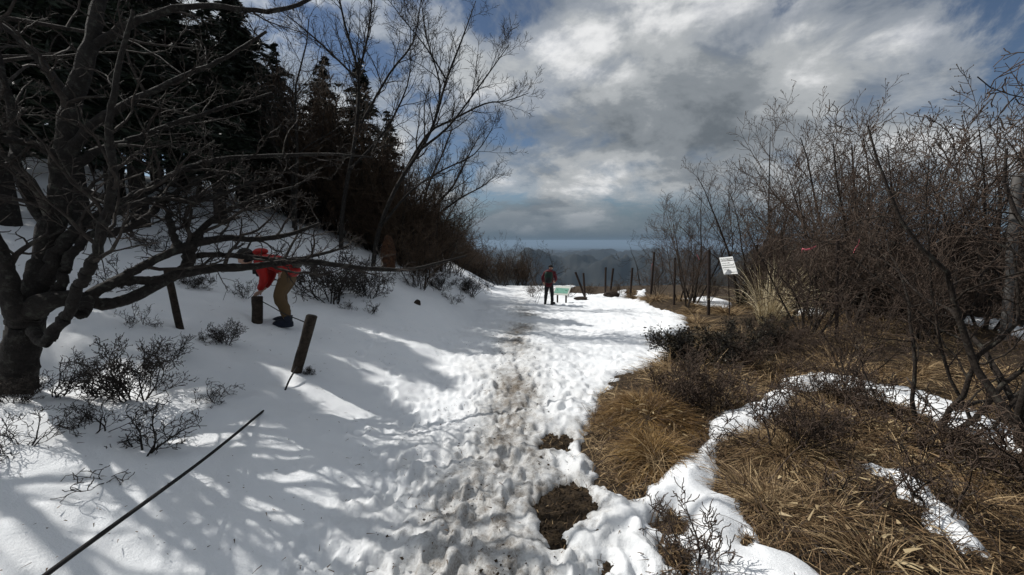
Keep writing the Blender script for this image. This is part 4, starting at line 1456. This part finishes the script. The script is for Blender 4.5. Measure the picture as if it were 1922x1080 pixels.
def join(parts):
    V = []; Q = []; T_ = []; b = 0
    for v, q_, t in parts:
        V.append(np.asarray(v, float))
        if q_ is not None and len(q_): Q.append(np.asarray(q_) + b)
        if t is not None and len(t): T_.append(np.asarray(t) + b)
        b += len(v)
    return np.concatenate(V), (np.concatenate(Q) if Q else None), (np.concatenate(T_) if T_ else None)


def box(c, ax, ay, az):
    """box from centre and three half-axis vectors"""
    c, ax, ay, az = (np.asarray(t, float) for t in (c, ax, ay, az))
    v = [c + sx_ * ax + sy_ * ay + sz_ * az for sz_ in (-1, 1) for sy_ in (-1, 1) for sx_ in (-1, 1)]
    f = [(0, 2, 3, 1), (4, 5, 7, 6), (0, 1, 5, 4), (2, 6, 7, 3), (0, 4, 6, 2), (1, 3, 7, 5)]
    return np.array(v), np.array(f), None


def post(name, bpx, bpy_, tpx, tpy, rpx, lab, m, group=None, k=10, depth=None, cat='post', sink=0.3, fwd=0.0):
    x, y, z, d = hit(bpx, bpy_)
    if depth: d = depth
    b0 = at(bpx, bpy_, d); t0 = at(tpx, tpy, d + fwd)
    r = rpx * d / F
    u = _norm(t0 - b0)
    b0 = b0 - u * sink
    n = 9
    ts = np.linspace(0, 1, n)
    p = b0 + (t0 - b0) * ts[:, None]
    rad = r * (1 + 0.05 * fbm(ts * 6 + bpx, ts * 0, 2, 3))
    rad[-1] *= 0.9
    p = np.concatenate([p[:-1], [p[-1] - u * r * .2], [p[-1]]]); rad = np.concatenate([rad[:-1], [r], [r * .86]])
    v, q_, t = closed_tube(p, rad, k)
    loc = b0 + u * sink
    o = link(name, mesh_np(name, v - loc, q_, t, smooth=False if k < 8 else True), m, None, loc)
    return tag(o, lab, cat, group), p, d


lp, lpp, lpd = post('rope_post', 557, 697, 586, 592, 9.5, 'thick leaning wooden rope post in the snow left of the trail', M_WOOD, 'rope posts', 12)
sp, spp, spd = post('rope_post', 483, 606, 483, 556, 9, 'short upright wooden post under the hands of the bending person', M_WOOD, 'rope posts', 12)
stk, _, _ = post('stake', 338, 616, 314, 506, 6, 'thin leaning wooden stake behind the low limbs of the old tree', M_WOOD, 'rope posts', 9)


def tube_thing(name, pts, r, lab, cat, m, group=None, sub=5, k=8, twist=False):
    p = smooth_path(np.asarray(pts, float), sub)
    rr_ = np.full(len(p), r) if np.isscalar(r) else np.interp(np.linspace(0, 1, len(p)), np.linspace(0, 1, len(r)), r)
    v, q_, t = closed_tube(p, rr_, k)
    b = p[0]
    o = link(name, mesh_np(name, v - b, q_, t), m, None, b)
    return tag(o, lab, cat, group)


e = hit(502, 769); e2 = hit(528, 741)
ze = Hs(e[0], e[1])
near_end = at(85, 1080, 1.3)
dirn = near_end - np.array([e[0], e[1], ze])
tube_thing('rope', [np.array([e[0], e[1], ze]) + dirn * 1.7, np.array([e[0], e[1], ze]) + dirn * 1.3 + [0, 0, -.01], near_end, np.array([e[0], e[1], ze + .01]) + dirn * .5 + [0, 0, -.03],
                    (e[0], e[1], ze), (.6 * e[0] + .4 * e2[0], .6 * e[1] + .4 * e2[1], ze - .07), (e2[0], e2[1], Hs(e2[0], e2[1]) - .05),
                    at(542, 716, (e2[3] + lpd) / 2 - .05), at(557, 690, lpd - .11)], 0.0095,
           'black rope stretched across the smooth foreground snow', 'rope', M_ROPE, sub=8)
tube_thing('rope', [at(577, 607, lpd - .06), at(560, 600, lpd + .5), at(535, 590, lpd + 1.1), at(510, 576, lpd + 1.8), at(490, 565, spd - .05)], 0.007,
           'thin rope tied between the leaning post and the short post', 'rope', M_ROPE)


def rock(name, px, py, w, h, lab, seed, d=None, m=M_ROCK, sub=3, flat=.7, cat='rock', group=None):
    import bmesh
    bm = bmesh.new()
    bmesh.ops.create_icosphere(bm, subdivisions=sub, radius=1)
    x, y, z, dd = hit(px, py)
    if d: dd = d; x, y, z = at(px, py, d)
    W = w * dd / F / 2; Hh = h * dd / F
    v = np.array([a.co for a in bm.verts]); f = np.array([[a.index for a in t.verts] for t in bm.faces])
    bm.free()
    n_ = fbm(v[:, 0] * 1.7 + seed, v[:, 1] * 1.7 + v[:, 2], 3, seed)
    n2 = fbm(v[:, 2] * 2.3 + seed, v[:, 0] * 2.1 - v[:, 1], 3, seed + 9)
    v = v * (1 + .35 * n_ + .2 * n2)[:, None]
    v = np.sign(v) * np.abs(v) ** .85
    v = v * np.array([W, W * flat, Hh * .6]) + np.array([0, 0, Hh * .4])
    o = link(name, mesh_np(name, v, None, f, smooth=False), m, None, (x, y, z - .03))
    return tag(o, lab, cat, group)


rock('rock', 787, 500, 34, 92, 'tall grey rock slab standing on the bank below the thicket', 3, flat=.6)
rock('rock', 762, 500, 30, 60, 'dark rock leaning against the tall grey slab', 8, m=M_WOOD)
rock('rock', 783, 573, 14, 12, 'small dark rock sticking out of the smooth snow bank', 5, m=M_WOOD, sub=2)
rock('rock', 1148, 556, 30, 9, 'flat brown rock at the snow edge between the far posts', 6, m=M_WOOD)
rock('rock', 1090, 561, 26, 5, 'low dark rock showing through the snow at the leaning fence posts', 7, m=M_WOOD, sub=2)
rock('tree_stump', 730, 505, 26, 64, 'rusty brown broken stump on the bank left of the grey slab', 4, m=mat('rotten_wood', m_bark((0.03, 0.014, 0.008), (0.13, 0.06, 0.03), 14)), cat='stump', flat=.9)

# fence posts along the right side
FP = [((1097, 556), (1080, 511), 2.0, 'far fence post leaning left, first post right of the map board'),
      ((1098, 558), (1095, 513), 2.0, 'far upright fence post crossing the leaning one'),
      ((1136, 552), (1137, 502), 1.9, 'thin upright fence post left of the brown rock'),
      ((1146, 546), (1151, 504), 1.9, 'thin fence post leaning right beside the brown rock'),
      ((1183, 556), (1187, 503), 2.0, 'fence post at the golden grass bump'),
      ((1221, 560), (1228, 473), 2.0, 'tall fence post with a pink tape left of the thicket'),
      ((1265, 573), (1267, 484), 2.0, 'tall thin fence post midway between taped post and notice board'),
      ((1330, 592), (1331, 470), 2.8, 'dark fence post just left of the notice board'),
      ((1419, 602), (1420, 460), 2.8, 'dark fence post rising from the pampas grass'),
      ((1570, 640), (1572, 450), 3.0, 'dark fence post in the thicket between the two pink tapes')]
for b_, t_, r_, lab in FP:
    post('fence_post', b_[0], b_[1], t_[0], t_[1], r_, lab, M_RUST, 'fence posts right of the trail', 6)
post('leaning_pole', 1886, 640, 1910, 330, 7, 'weathered grey pole leaning in the thicket at the right edge', M_GREYPOLE, None, 10, cat='pole')

# white notice board
dS = hit(1370, 592)[3]
c = [at(1349, 484, dS + .30), at(1376, 482, dS), at(1384, 514, dS - .30), at(1360, 516, dS)]
ux = (c[1] - c[0] + c[2] - c[3]) / 2; uy = (c[3] - c[0] + c[2] - c[1]) / 2
nrm = _norm(np.cross(ux, uy))
if nrm[1] > 0: nrm = -nrm
cen = sum(c) / 4
bl = np.array(hit(1372, 594)[:3])
sign = empty('notice_board', bl)
tag(sign, 'white notice board with rows of dark lettering tilted on the fence', 'sign')
v, q, t = box(cen - bl, ux / 2, uy / 2, nrm * .006)
link('board', mesh_np('board', v, q, smooth=False), mat('white_board', m_plain((0.74, 0.75, 0.74), .5, .06, 8)), sign)
rl = np.random.default_rng(9)
lt = []
for row, (v0, x0_, x1_, hgt) in enumerate([(.11, .06, .92, .075), (.22, .06, .96, .07), (.36, .08, .70, .045), (.48, .05, .94, .075), (.61, .05, .96, .075), (.74, .08, .45, .05), (.90, .45, .96, .05)]):
    u = x0_
    while u < x1_ - .02:
        wch = rl.uniform(.035, .06)
        for s_ in range(2):
            lt.append(box(cen - bl + ux * (u + wch * (.25 + .5 * s_) - .5) + uy * (v0 - .5) + nrm * .0075, ux * wch * .14, uy * hgt * rl.uniform(.3, .5), nrm * .001))
        lt.append(box(cen - bl + ux * (u + wch * .5 - .5) + uy * (v0 - .5 + hgt * rl.uniform(-.3, .3)) + nrm * .0085, ux * wch * .42, uy * hgt * .09, nrm * .001))
        u += wch + rl.uniform(.008, .02)
v, q, t = join(lt)
lo = link('lettering', mesh_np('lettering', v, q, smooth=False), mat('dark_print', m_plain((0.03, 0.04, 0.035), .6)), sign)
tag(lo, kind='stuff')
pb = np.array([bl + [0, .03, -.2], cen + [0.02, .03, -.15], cen + [0.02, .03, .1]])
v, q, t = closed_tube(smooth_path(pb - bl, 4), np.full(9, .018), 7)
link('post', mesh_np('sign_post', v, q, t), M_RUST, sign)

# tilted map board at the end of the trail
d = 17.3
bx_, by_, bz_ = at(1052, 556, d)
zb = Hs(bx_, by_)
mb = empty('map_board', (bx_, by_, zb), math.radians(-24))
tag(mb, 'low tilted map board with pale green panel beside the hiker with poles', 'sign')
tilt = math.radians(33)
ax = np.array([.36, 0, 0]); ay = np.array([0, .30 * math.cos(tilt), .30 * math.sin(tilt)]); az = np.array([0, -math.sin(tilt), math.cos(tilt)])
pc = np.array([.06, 0, .50])
v, q, t = box(pc, ax, ay, az * .02); link('panel', mesh_np('panel', v, q, smooth=False), mat('panel_white', m_plain((.55, .57, .52), .5, .12)), mb)
v, q, t = box(pc + az * .023 - ay * .12, ax * .86, ay * .6, az * .003); link('map', mesh_np('map', v, q, smooth=False), mat('map_green', m_plain((.16, .34, .27), .4, .35, 9)), mb)
for s_ in (-1, 1):
    v, q, t = box((.06 + s_ * .2, 0, .2), (.03, 0, 0), (0, .03, 0), (0, 0, .33)); link('leg', mesh_np('leg', v, q, smooth=False), M_WOOD, mb)

# pink marking tapes
M_PINK = mat('pink_tape', m_plain((0.72, 0.16, 0.20), .45, .15, 30))


def ribbon(pts, w, lab):
    p = smooth_path(np.array(pts), 5)
    n = len(p)
    tw = np.linspace(0, 2.2, n)
    up_ = np.stack([.35 * np.sin(tw), .6 * np.sin(tw), np.cos(tw * .6)], -1)
    V = np.stack([p - up_ * w / 2, p + up_ * w / 2, p + up_ * w / 2 + [0, .002, 0], p - up_ * w / 2 + [0, .002, 0]], 1).reshape(-1, 3)
    i = np.arange(n - 1)[:, None] * 4
    q_ = np.concatenate([np.stack([i[:, 0] + a, i[:, 0] + (a + 1) % 4, i[:, 0] + 4 + (a + 1) % 4, i[:, 0] + 4 + a], -1) for a in range(4)])
    o = link('marking_tape', mesh_np('marking_tape', V - p[0], q_), M_PINK, None, p[0])
    tag(o, lab, 'tape', 'pink marking tapes')


d = hit(1540, 620)[3] - 2.2
ribbon([at(1533, 462, d), at(1522, 467, d), at(1512, 469, d - .02), at(1506, 467, d), at(1505, 474, d)], .035, 'pink tape tied to a branch, nearest the pampas grass')
d -= .1
ribbon([at(1613, 450, d), at(1611, 459, d), at(1605, 467, d), at(1602, 475, d)], .04, 'pink tape hanging in the thicket right of the other branch tape')
d = hit(1330, 590)[3]
ribbon([at(1308, 478, d), at(1311, 484, d), at(1313, 489, d)], .035, 'small pink tape left of the notice board')
d = hit(1221, 560)[3] - .1
ribbon([at(1224, 495, d), at(1223, 500, d), at(1222, 507, d)], .07, 'faded pink tape tied round the tall far fence post')

# dead sticks lying about
for i, (pts, r, lab) in enumerate([
    ([(1700, 722), (1735, 760), (1768, 790)], .011, 'pale fallen stick crossing the snow strip by the crooked tree'),
    ([(1545, 790), (1640, 730), (1700, 700)], .006, 'long thin dead stick lying in the grass under the spreading bush'),
    ([(1440, 930), (1500, 860), (1560, 845)], .005, 'thin dead stick lying on the round straw tussock'),
    ([(1640, 985), (1720, 900), (1760, 905)], .006, 'dead stick lying in the grass above the small snow patch'),
]):
    P_ = []
    for a, b_ in pts:
        x, y, z, d = hit(a, b_); P_.append((x, y, float(H(x, y)) + .10))
    tube_thing('dead_stick', P_, [r, r * .9, r * .4], lab, 'stick', M_GREYPOLE if i == 0 else M_TWIG_R, 'dead sticks', 4, 6)

# ------------------------------------------------------------------ people
M_SKIN = mat('skin', m_plain((0.42, 0.26, 0.19), .55, .08))
M_RED = mat('red_jacket', m_plain((0.30, 0.010, 0.008), .6, .25, 9))
M_MAROON = mat('maroon_jacket', m_plain((0.075, 0.006, 0.011), .65, .2, 9))
M_BROWN = mat('brown_trousers', m_plain((0.095, 0.060, 0.028), .8, .2, 9))
M_BLACK = mat('black_cloth', m_plain((0.010, 0.010, 0.012), .75, .3, 12))
M_NAVY = mat('navy_boots', m_plain((0.010, 0.014, 0.026), .6, .3, 12))
M_HAIR = mat('dark_hair', m_plain((0.008, 0.006, 0.006), .6, .3, 40))
M_GREYBAG = mat('grey_cloth', m_plain((0.06, 0.055, 0.045), .8, .2, 15))
M_DGREEN = mat('dark_green_cloth', m_plain((0.012, 0.030, 0.022), .75, .3, 15))
M_METAL = mat('pole_metal', m_plain((0.09, 0.09, 0.095), .4, .2, 15, .5, .6))


def skin(name, J, E, sub=2, root=None):
    """J: {joint: (pos, radius or (rx, ry))} -> mesh grown round the joints"""
    ks = list(J)
    me_ = bpy.data.meshes.new(name)
    me_.from_pydata([J[k][0] for k in ks], [(ks.index(a), ks.index(b)) for a, b in E], [])
    o = bpy.data.objects.new(name, me_)
    COL.objects.link(o)
    o.modifiers.new('skin', 'SKIN').use_smooth_shade = True
    o.modifiers.new('sub', 'SUBSURF').levels = sub
    for i, k in enumerate(ks):
        s_ = me_.skin_vertices[0].data[i]
        r = J[k][1]
        s_.radius = r if isinstance(r, tuple) else (r, r)
        s_.use_root = (k == (root or ks[0]))
    dg = bpy.context.evaluated_depsgraph_get()
    ev = bpy.data.meshes.new_from_object(o.evaluated_get(dg))
    bpy.data.objects.remove(o)
    n = len(ev.vertices); co = np.empty(n * 3, np.float32); ev.vertices.foreach_get('co', co)
    Q = [tuple(p.vertices) for p in ev.polygons]
    quads = np.array([p for p in Q if len(p) == 4]); tris = np.array([p for p in Q if len(p) == 3]) if any(len(p) == 3 for p in Q) else None
    bpy.data.meshes.remove(ev)
    return co.reshape(-1, 3), quads, tris


def ball(c, rx, ry, rz, fwd=(1, 0, 0), n=14, fn=None):
    """ellipsoid: axes along fwd, side and up"""
    f_ = _norm(np.array(fwd, float)); s_ = _norm(np.cross([0, 0, 1.0], f_)); u_ = np.cross(f_, s_)
    th = np.linspace(0, np.pi, n); ph = np.linspace(0, 2 * np.pi, 2 * n, endpoint=False)
    TH, PH = np.meshgrid(th, ph, indexing='ij')
    l = np.stack([np.sin(TH) * np.cos(PH), np.sin(TH) * np.sin(PH), np.cos(TH)], -1).reshape(-1, 3)
    if fn is not None: l = fn(l)
    v = np.array(c) + l[:, :1] * rx * f_ + l[:, 1:2] * ry * s_ + l[:, 2:] * rz * u_
    m = 2 * n
    i = np.arange(n - 1)[:, None] * m; j = np.arange(m)[None]
    q_ = np.stack([i + j, i + m + j, i + m + (j + 1) % m, i + (j + 1) % m], -1).reshape(-1, 4)
    return v, q_, None


def head(c, fwd, s=1.0):
    """head with brow, nose, mouth, chin and ears, looking along fwd"""
    def shape(l):
        l = l.copy()
        face = np.clip(l[:, 0], 0, 1)
        low = np.clip(-l[:, 2], 0, 1)
        l[:, 1] *= 1 - .28 * low
        nose = np.exp(-(l[:, 1] / .13) ** 2 - ((l[:, 2] + .12) / .2) ** 2) * (l[:, 0] > 0)
        eye = (np.exp(-((np.abs(l[:, 1]) - .36) / .16) ** 2 - ((l[:, 2] - .05) / .12) ** 2)) * (l[:, 0] > 0)
        chin = np.exp(-(l[:, 1] / .3) ** 2 - ((l[:, 2] + .8) / .2) ** 2) * face
        l[:, 0] += .24 * nose - .12 * eye + .12 * chin
        return l
    f_ = _norm(np.array(fwd, float)); s_ = _norm(np.cross([0, 0, 1.0], f_))
    ps = [ball(c, .098 * s, .077 * s, .118 * s, fwd, 16, shape)]
    for k in (-1, 1):
        ps.append(ball(np.array(c) + s_ * k * .078 * s - np.array([0, 0, .01]), .028 * s, .012 * s, .034 * s, fwd, 6))
    return join(ps)


def hand(w, d, n, side, s=1.0, curl=.5):
    """palm and five bent fingers; d points to the fingertips, n is the back of the hand"""
    d = _norm(np.array(d, float)); n = _norm(np.array(n, float) - d * np.dot(n, d)); a = np.cross(d, n) * side
    w = np.array(w, float)
    ps = [ball(w + d * .045 * s, .055 * s, .042 * s, .018 * s, d, 8)]
    for k, (o_, ln) in enumerate([(.032, .068), (.011, .078), (-.011, .073), (-.031, .058)]):
        p0 = w + d * .075 * s + a * o_ * s
        p = [p0]; dd = d
        for g_ in range(3):
            dd = _norm(dd - n * curl * .55)
            p.append(p[-1] + dd * ln * s / 3)
        ps.append(closed_tube(np.array(p), np.array([.0095, .009, .008, .0055]) * s, 7))
    p0 = w + d * .025 * s + a * .036 * s
    p = [p0, p0 + (a * .7 + d * .7) * .03 * s - n * .008 * s, p0 + (a * .6 + d * .9) * .052 * s - n * .02 * s, p0 + (a * .4 + d) * .066 * s - n * .03 * s]
    ps.append(closed_tube(np.array(p), np.array([.012, .0105, .009, .006]) * s, 7))
    return join(ps)


def boot(heel, toe, s=1.0):
    heel = np.array(heel, float); toe = np.array(toe, float)
    f_ = _norm(toe - heel); c = (heel + toe) / 2
    L = np.linalg.norm(toe - heel) / 2

    def shape(l):
        l = l.copy(); l[:, 2] = np.where(l[:, 2] < 0, np.maximum(l[:, 2], -.55), l[:, 2] * (1 - .35 * np.clip(l[:, 0], 0, 1)))
        return np.sign(l) * np.abs(l) ** .8
    a = ball(c + [0, 0, .045 * s], L * 1.05, .052 * s, .08 * s, f_, 10, shape)
    b = closed_tube(np.array([heel + f_ * L * .45 + [0, 0, z_] for z_ in (.05, .11, .17 * s)]), np.array([.055, .055, .06]) * s, 10)
    sole = ball(c + [0, 0, .012], L * 1.08, .056 * s, .016, f_, 8)
    return join([a, b, sole])


def put(name, part, m, root):
    if name in ('jacket', 'trousers'):          # folds in the cloth
        v = np.array(part[0])
        f1 = fbm(v[:, 0] * 9 + v[:, 1] * 5, v[:, 2] * 13 + v[:, 1] * 4, 3, 301); f2 = fbm(v[:, 0] * 6 - v[:, 1] * 9, v[:, 2] * 15, 3, 302)
        part = (v + np.stack([f1 * .014, f2 * .014, f1 * .005], -1),) + tuple(part[1:])
    return link(name, mesh_np(name, *part), m, root)


# --- person in red bending over the short post
x, y, z, d = hit(533, 610)
px_, py_ = x, y
pr = empty('person', (x, y, Hs(x, y) - .02), math.radians(8))
tag(pr, 'person in red jacket and brown trousers bending over a short post', 'person')
S = .235
J = {'pelvis': ((.13, 0, .84), (.13, .11)), 'waist': ((.03, 0, .93), .11), 'chest': ((-.13, 0, 1.00), .125), 'neck': ((-.29, 0, 1.035), .055), 'skull': ((-.36, 0, 1.05), .06)}
E = [('pelvis', 'waist'), ('waist', 'chest'), ('chest', 'neck'), ('neck', 'skull')]
ARM = {}
for s_, nm in ((-1, 'near'), (1, 'far')):
    hp = (-.33 if s_ < 0 else -.35, s_ * .05, .50)
    J[nm + '_sh'] = ((-.20, s_ * .17, .97), .052); J[nm + '_el'] = ((-.14 if s_ < 0 else -.20, s_ * .18, .74), .040); J[nm + '_wr'] = ((hp[0] + .06, hp[1] + s_ * .03, .535), .026)
    E += [('chest', nm + '_sh'), (nm + '_sh', nm + '_el'), (nm + '_el', nm + '_wr')]
    kx, ax_ = (-.01, .10) if s_ < 0 else (-.07, -.02)
    J[nm + '_hip'] = ((.12, s_ * .10, .78), .08); J[nm + '_kn'] = ((kx, s_ * .12, .46), .055); J[nm + '_an'] = ((ax_, s_ * .12, .10), .036)
    E += [('pelvis', nm + '_hip'), (nm + '_hip', nm + '_kn'), (nm + '_kn', nm + '_an')]
    ARM[nm] = hp
body = skin('body', J, E)
parts_ = [body, head((-.47, 0, 1.035), (-.86, 0, -.5))]
for s_, nm in ((-1, 'near'), (1, 'far')):
    w = J[nm + '_wr'][0]
    parts_.append(hand(w, (-.8, -s_ * .35, -.55), (-.5, 0, .85), -s_, 1.05, .35))
bo = put('body', join(parts_), M_SKIN, pr)
Jj = {'hem2': ((.205, 0, .735), (.165, .16)), 'hem': ((.155, 0, .80), (.17, .155)), 'waist': ((.06, 0, .92), (.16, .14)), 'chest': ((-.12, 0, 1.0), (.185, .15)), 'collar': ((-.28, 0, 1.04), (.085, .075))}
Ej = [('hem2', 'hem'), ('hem', 'waist'), ('waist', 'chest'), ('chest', 'collar')]
for s_, nm in ((-1, 'near'), (1, 'far')):
    e_ = J[nm + '_el'][0]; w_ = np.array(J[nm + '_wr'][0])
    Jj[nm + 's'] = ((-.19, s_ * .17, .965), .085); Jj[nm + 'e'] = (e_, .068); Jj[nm + 'w'] = (tuple(w_ + (np.array(e_) - w_) * .12), .046)
    Ej += [('chest', nm + 's'), (nm + 's', nm + 'e'), (nm + 'e', nm + 'w')]
jk = put('jacket', skin('jacket', Jj, Ej), M_RED, pr)
put('hood', ball((-.25, 0, 1.12), .10, .11, .055, (-.9, 0, -.1), 10), M_RED, jk)
Jt = {'waist': ((.14, 0, .84), (.135, .12)), 'belt': ((.08, 0, .92), (.125, .115))}
Et = [('waist', 'belt')]
for s_, nm in ((-1, 'near'), (1, 'far')):
    Jt[nm + 'h'] = ((.13, s_ * .10, .74), .105); Jt[nm + 'k'] = (J[nm + '_kn'][0], .085); a_ = np.array(J[nm + '_an'][0])
    Jt[nm + 'c'] = (tuple(a_ + [-.01, 0, .16]), .078); Jt[nm + 'a'] = (tuple(a_ + [0, 0, .02]), .07)
    Et += [('waist', nm + 'h'), (nm + 'h', nm + 'k'), (nm + 'k', nm + 'c'), (nm + 'c', nm + 'a')]
put('trousers', skin('trousers', Jt, Et), M_BROWN, pr)
for s_, nm in ((-1, 'near'), (1, 'far')):
    a_ = J[nm + '_an'][0]
    put('boot', boot((a_[0] + .08, a_[1], .0), (a_[0] - .20, a_[1] - .0, .0)), M_NAVY, pr)


def hairfn(l):
    l = l.copy(); l[:, 0] = np.minimum(l[:, 0], .38); return l


put('hair', ball((-.462, 0, 1.062), .118, .092, .118, (-.86, 0, -.5), 14, hairfn), M_HAIR, pr)
wb = empty('waist_pouch', (0, 0, 0)); bpy.data.objects.remove(wb)
pv_ = ball((.26, -.03, .93), .06, .12, .06, (1, 0, .5), 8)
po = put('waist_pouch', pv_, M_GREYBAG, None)
po.location = pr.location; po.rotation_euler = pr.rotation_euler
tag(po, 'grey waist pouch on the back of the person in red', 'pouch')
v, q, t = box((-.30, -.02, .83), (.045, 0, 0), (0, .06, 0), (0, 0, .035))
l_ = ball((-.30, -.02, .79), .03, .03, .04, (1, 0, 0), 8)
strap = [closed_tube(smooth_path(np.array([(-.30, s_ * .05 - .02, .86), (-.31, s_ * .07, .95), (-.29, s_ * .06, 1.06)]), 3), np.full(7, .007), 6) for s_ in (-1, 1)]
cm = link('camera_on_strap', mesh_np('camera_on_strap', *join([(v, q, t), l_] + strap)), M_BLACK, None, pr.location)
cm.rotation_euler = pr.rotation_euler
tag(cm, 'small black camera hanging from the neck of the person in red', 'camera')

# --- hiker with poles walking away
x, y, z, d = hit(1030, 571)
wk = empty('person', (x, y, Hs(x, y) - .03), math.radians(-12))
tag(wk, 'hiker in dark red jacket and black trousers standing on the trail by the map board', 'person')
J = {'pelvis': ((0, 0, .88), (.13, .10)), 'waist': ((.0, .02, 1.05), .115), 'chest': ((.01, .07, 1.28), (.15, .11)), 'neck': ((.03, .13, 1.44), .05), 'skull': ((.04, .15, 1.50), .055)}
E = [('pelvis', 'waist'), ('waist', 'chest'), ('chest', 'neck'), ('neck', 'skull')]
LIMB = {'l': dict(sh=(-.18, .06, 1.36), el=(-.30, .02, 1.10), wr=(-.24, .16, .92), hip=(-.10, 0, .84), kn=(-.12, .05, .47), an=(-.15, -.02, .09)),
        'r': dict(sh=(.21, .08, 1.35), el=(.29, .08, 1.09), wr=(.22, .24, .95), hip=(.10, 0, .84), kn=(.13, .04, .46), an=(.15, -.02, .09))}
for nm, L in LIMB.items():
    J[nm + 'sh'] = (L['sh'], .05); J[nm + 'el'] = (L['el'], .042); J[nm + 'wr'] = (L['wr'], .028)
    J[nm + 'hip'] = (L['hip'], .085); J[nm + 'kn'] = (L['kn'], .056); J[nm + 'an'] = (L['an'], .038)
    E += [('chest', nm + 'sh'), (nm + 'sh', nm + 'el'), (nm + 'el', nm + 'wr'), ('pelvis', nm + 'hip'), (nm + 'hip', nm + 'kn'), (nm + 'kn', nm + 'an')]
parts_ = [skin('body', J, E), head((.055, .175, 1.565), (.25, .9, -.45))]
parts_.append(hand(LIMB['l']['wr'], (-.1, .6, -.6), (-1, 0, .1), 1, 1.05, .9))
parts_.append(hand(LIMB['r']['wr'], (-.1, .8, -.2), (1, 0, .2), -1, 1.05, .6))
put('body', join(parts_), M_SKIN, wk)
Jj = {'hem2': ((0, -.01, .73), (.175, .15)), 'hem': ((0, 0, .84), (.17, .14)), 'waist': ((0, .02, 1.04), (.16, .135)), 'chest': ((.01, .07, 1.29), (.19, .15)), 'collar': ((.03, .12, 1.45), (.08, .075)), 'hood': ((.035, .13, 1.52), (.07, .065))}
Ej = [('hem2', 'hem'), ('hem', 'waist'), ('waist', 'chest'), ('chest', 'collar'), ('collar', 'hood')]
for nm, L in LIMB.items():
    w_ = np.array(L['wr']); e_ = np.array(L['el'])
    Jj[nm + 's'] = (L['sh'], .085); Jj[nm + 'e'] = (L['el'], .07); Jj[nm + 'w'] = (tuple(w_ + (e_ - w_) * .12), .048)
    Ej += [('chest', nm + 's'), (nm + 's', nm + 'e'), (nm + 'e', nm + 'w')]
put('jacket', skin('jacket', Jj, Ej), M_MAROON, wk)
Jt = {'waist': ((0, 0, .88), (.14, .115)), 'belt': ((0, .01, .99), (.13, .11))}; Et = [('waist', 'belt')]
for nm, L in LIMB.items():
    a_ = np.array(L['an'])
    Jt[nm + 'h'] = (tuple(np.array(L['hip']) - [0, 0, .05]), .105); Jt[nm + 'k'] = (L['kn'], .085); Jt[nm + 'a'] = (tuple(a_ + [0, 0, .03]), .066)
    Et += [('waist', nm + 'h'), (nm + 'h', nm + 'k'), (nm + 'k', nm + 'a')]
put('trousers', skin('trousers', Jt, Et), M_BLACK, wk)
for nm, L in LIMB.items():
    a_ = L['an']; o_ = -.04 if nm == 'l' else .10
    put('boot', boot((a_[0] - o_ * .5, a_[1] - .08, 0), (a_[0] + o_, a_[1] + .19, 0)), M_BLACK, wk)
put('cap', ball((.048, .16, 1.59), .118, .098, .10, (.25, .9, -.45), 12, lambda l: np.where(l[:, 2:] < -.3, l * [1, 1, .4], l)), M_BLACK, wk)
bp = [ball((0, -.14, 1.20), .15, .175, .27, (0, 1, 0), 14, lambda l: np.sign(l) * np.abs(l) ** .7), ball((0.01, -.15, 1.44), .12, .15, .07, (0, 1, 0), 10), ball((0, -.25, 1.08), .06, .12, .12, (0, 1, 0), 10, lambda l: np.sign(l) * np.abs(l) ** .7)]
pk = empty('backpack', wk.location, wk.rotation_euler[2])
tag(pk, 'dark green and red backpack worn by the hiker with poles', 'backpack')
put('main_bag', bp[0], M_DGREEN, pk); put('lid', bp[1], M_MAROON, pk); put('front_pocket', bp[2], M_BLACK, pk)
for s_ in (-1, 1):
    put('side_pocket', ball((s_ * .17, -.12, 1.10), .09, .04, .14, (0, 1, 0), 8), M_MAROON, pk)
    put('shoulder_strap', closed_tube(smooth_path(np.array([(s_ * .09, -.05, 1.44), (s_ * .12, .08, 1.47), (s_ * .13, .21, 1.36), (s_ * .14, .20, 1.15), (s_ * .15, .02, .98)]), 4), np.full(17, .018), 7), M_BLACK, pk)
hb = np.array(LIMB['l']['wr']) + [-.01, .05, -.06]
for tip_, lab in (((-.62, .05, .02), 'trekking pole held by the hiker, farther out to the left'), ((-.47, -.15, .02), 'trekking pole held by the hiker, nearer to the legs')):
    tp = np.array(tip_)
    u = _norm(hb - tp)
    pl = [closed_tube(np.array([tp, tp + u * .06, tp + u * .3, tp + u * .31, hb]), np.array([.004, .007, .007, .009, .009]), 8),
          closed_tube(np.array([hb - u * .02, hb + u * .05, hb + u * .11]), np.array([.013, .016, .014]), 8), ball(tp + u * .06, .03, .03, .006, (1, 0, 0), 7)]
    o = link('trekking_pole', mesh_np('trekking_pole', *join(pl)), M_METAL, None, wk.location)
    o.rotation_euler = wk.rotation_euler
    tag(o, lab, 'pole', 'trekking poles')
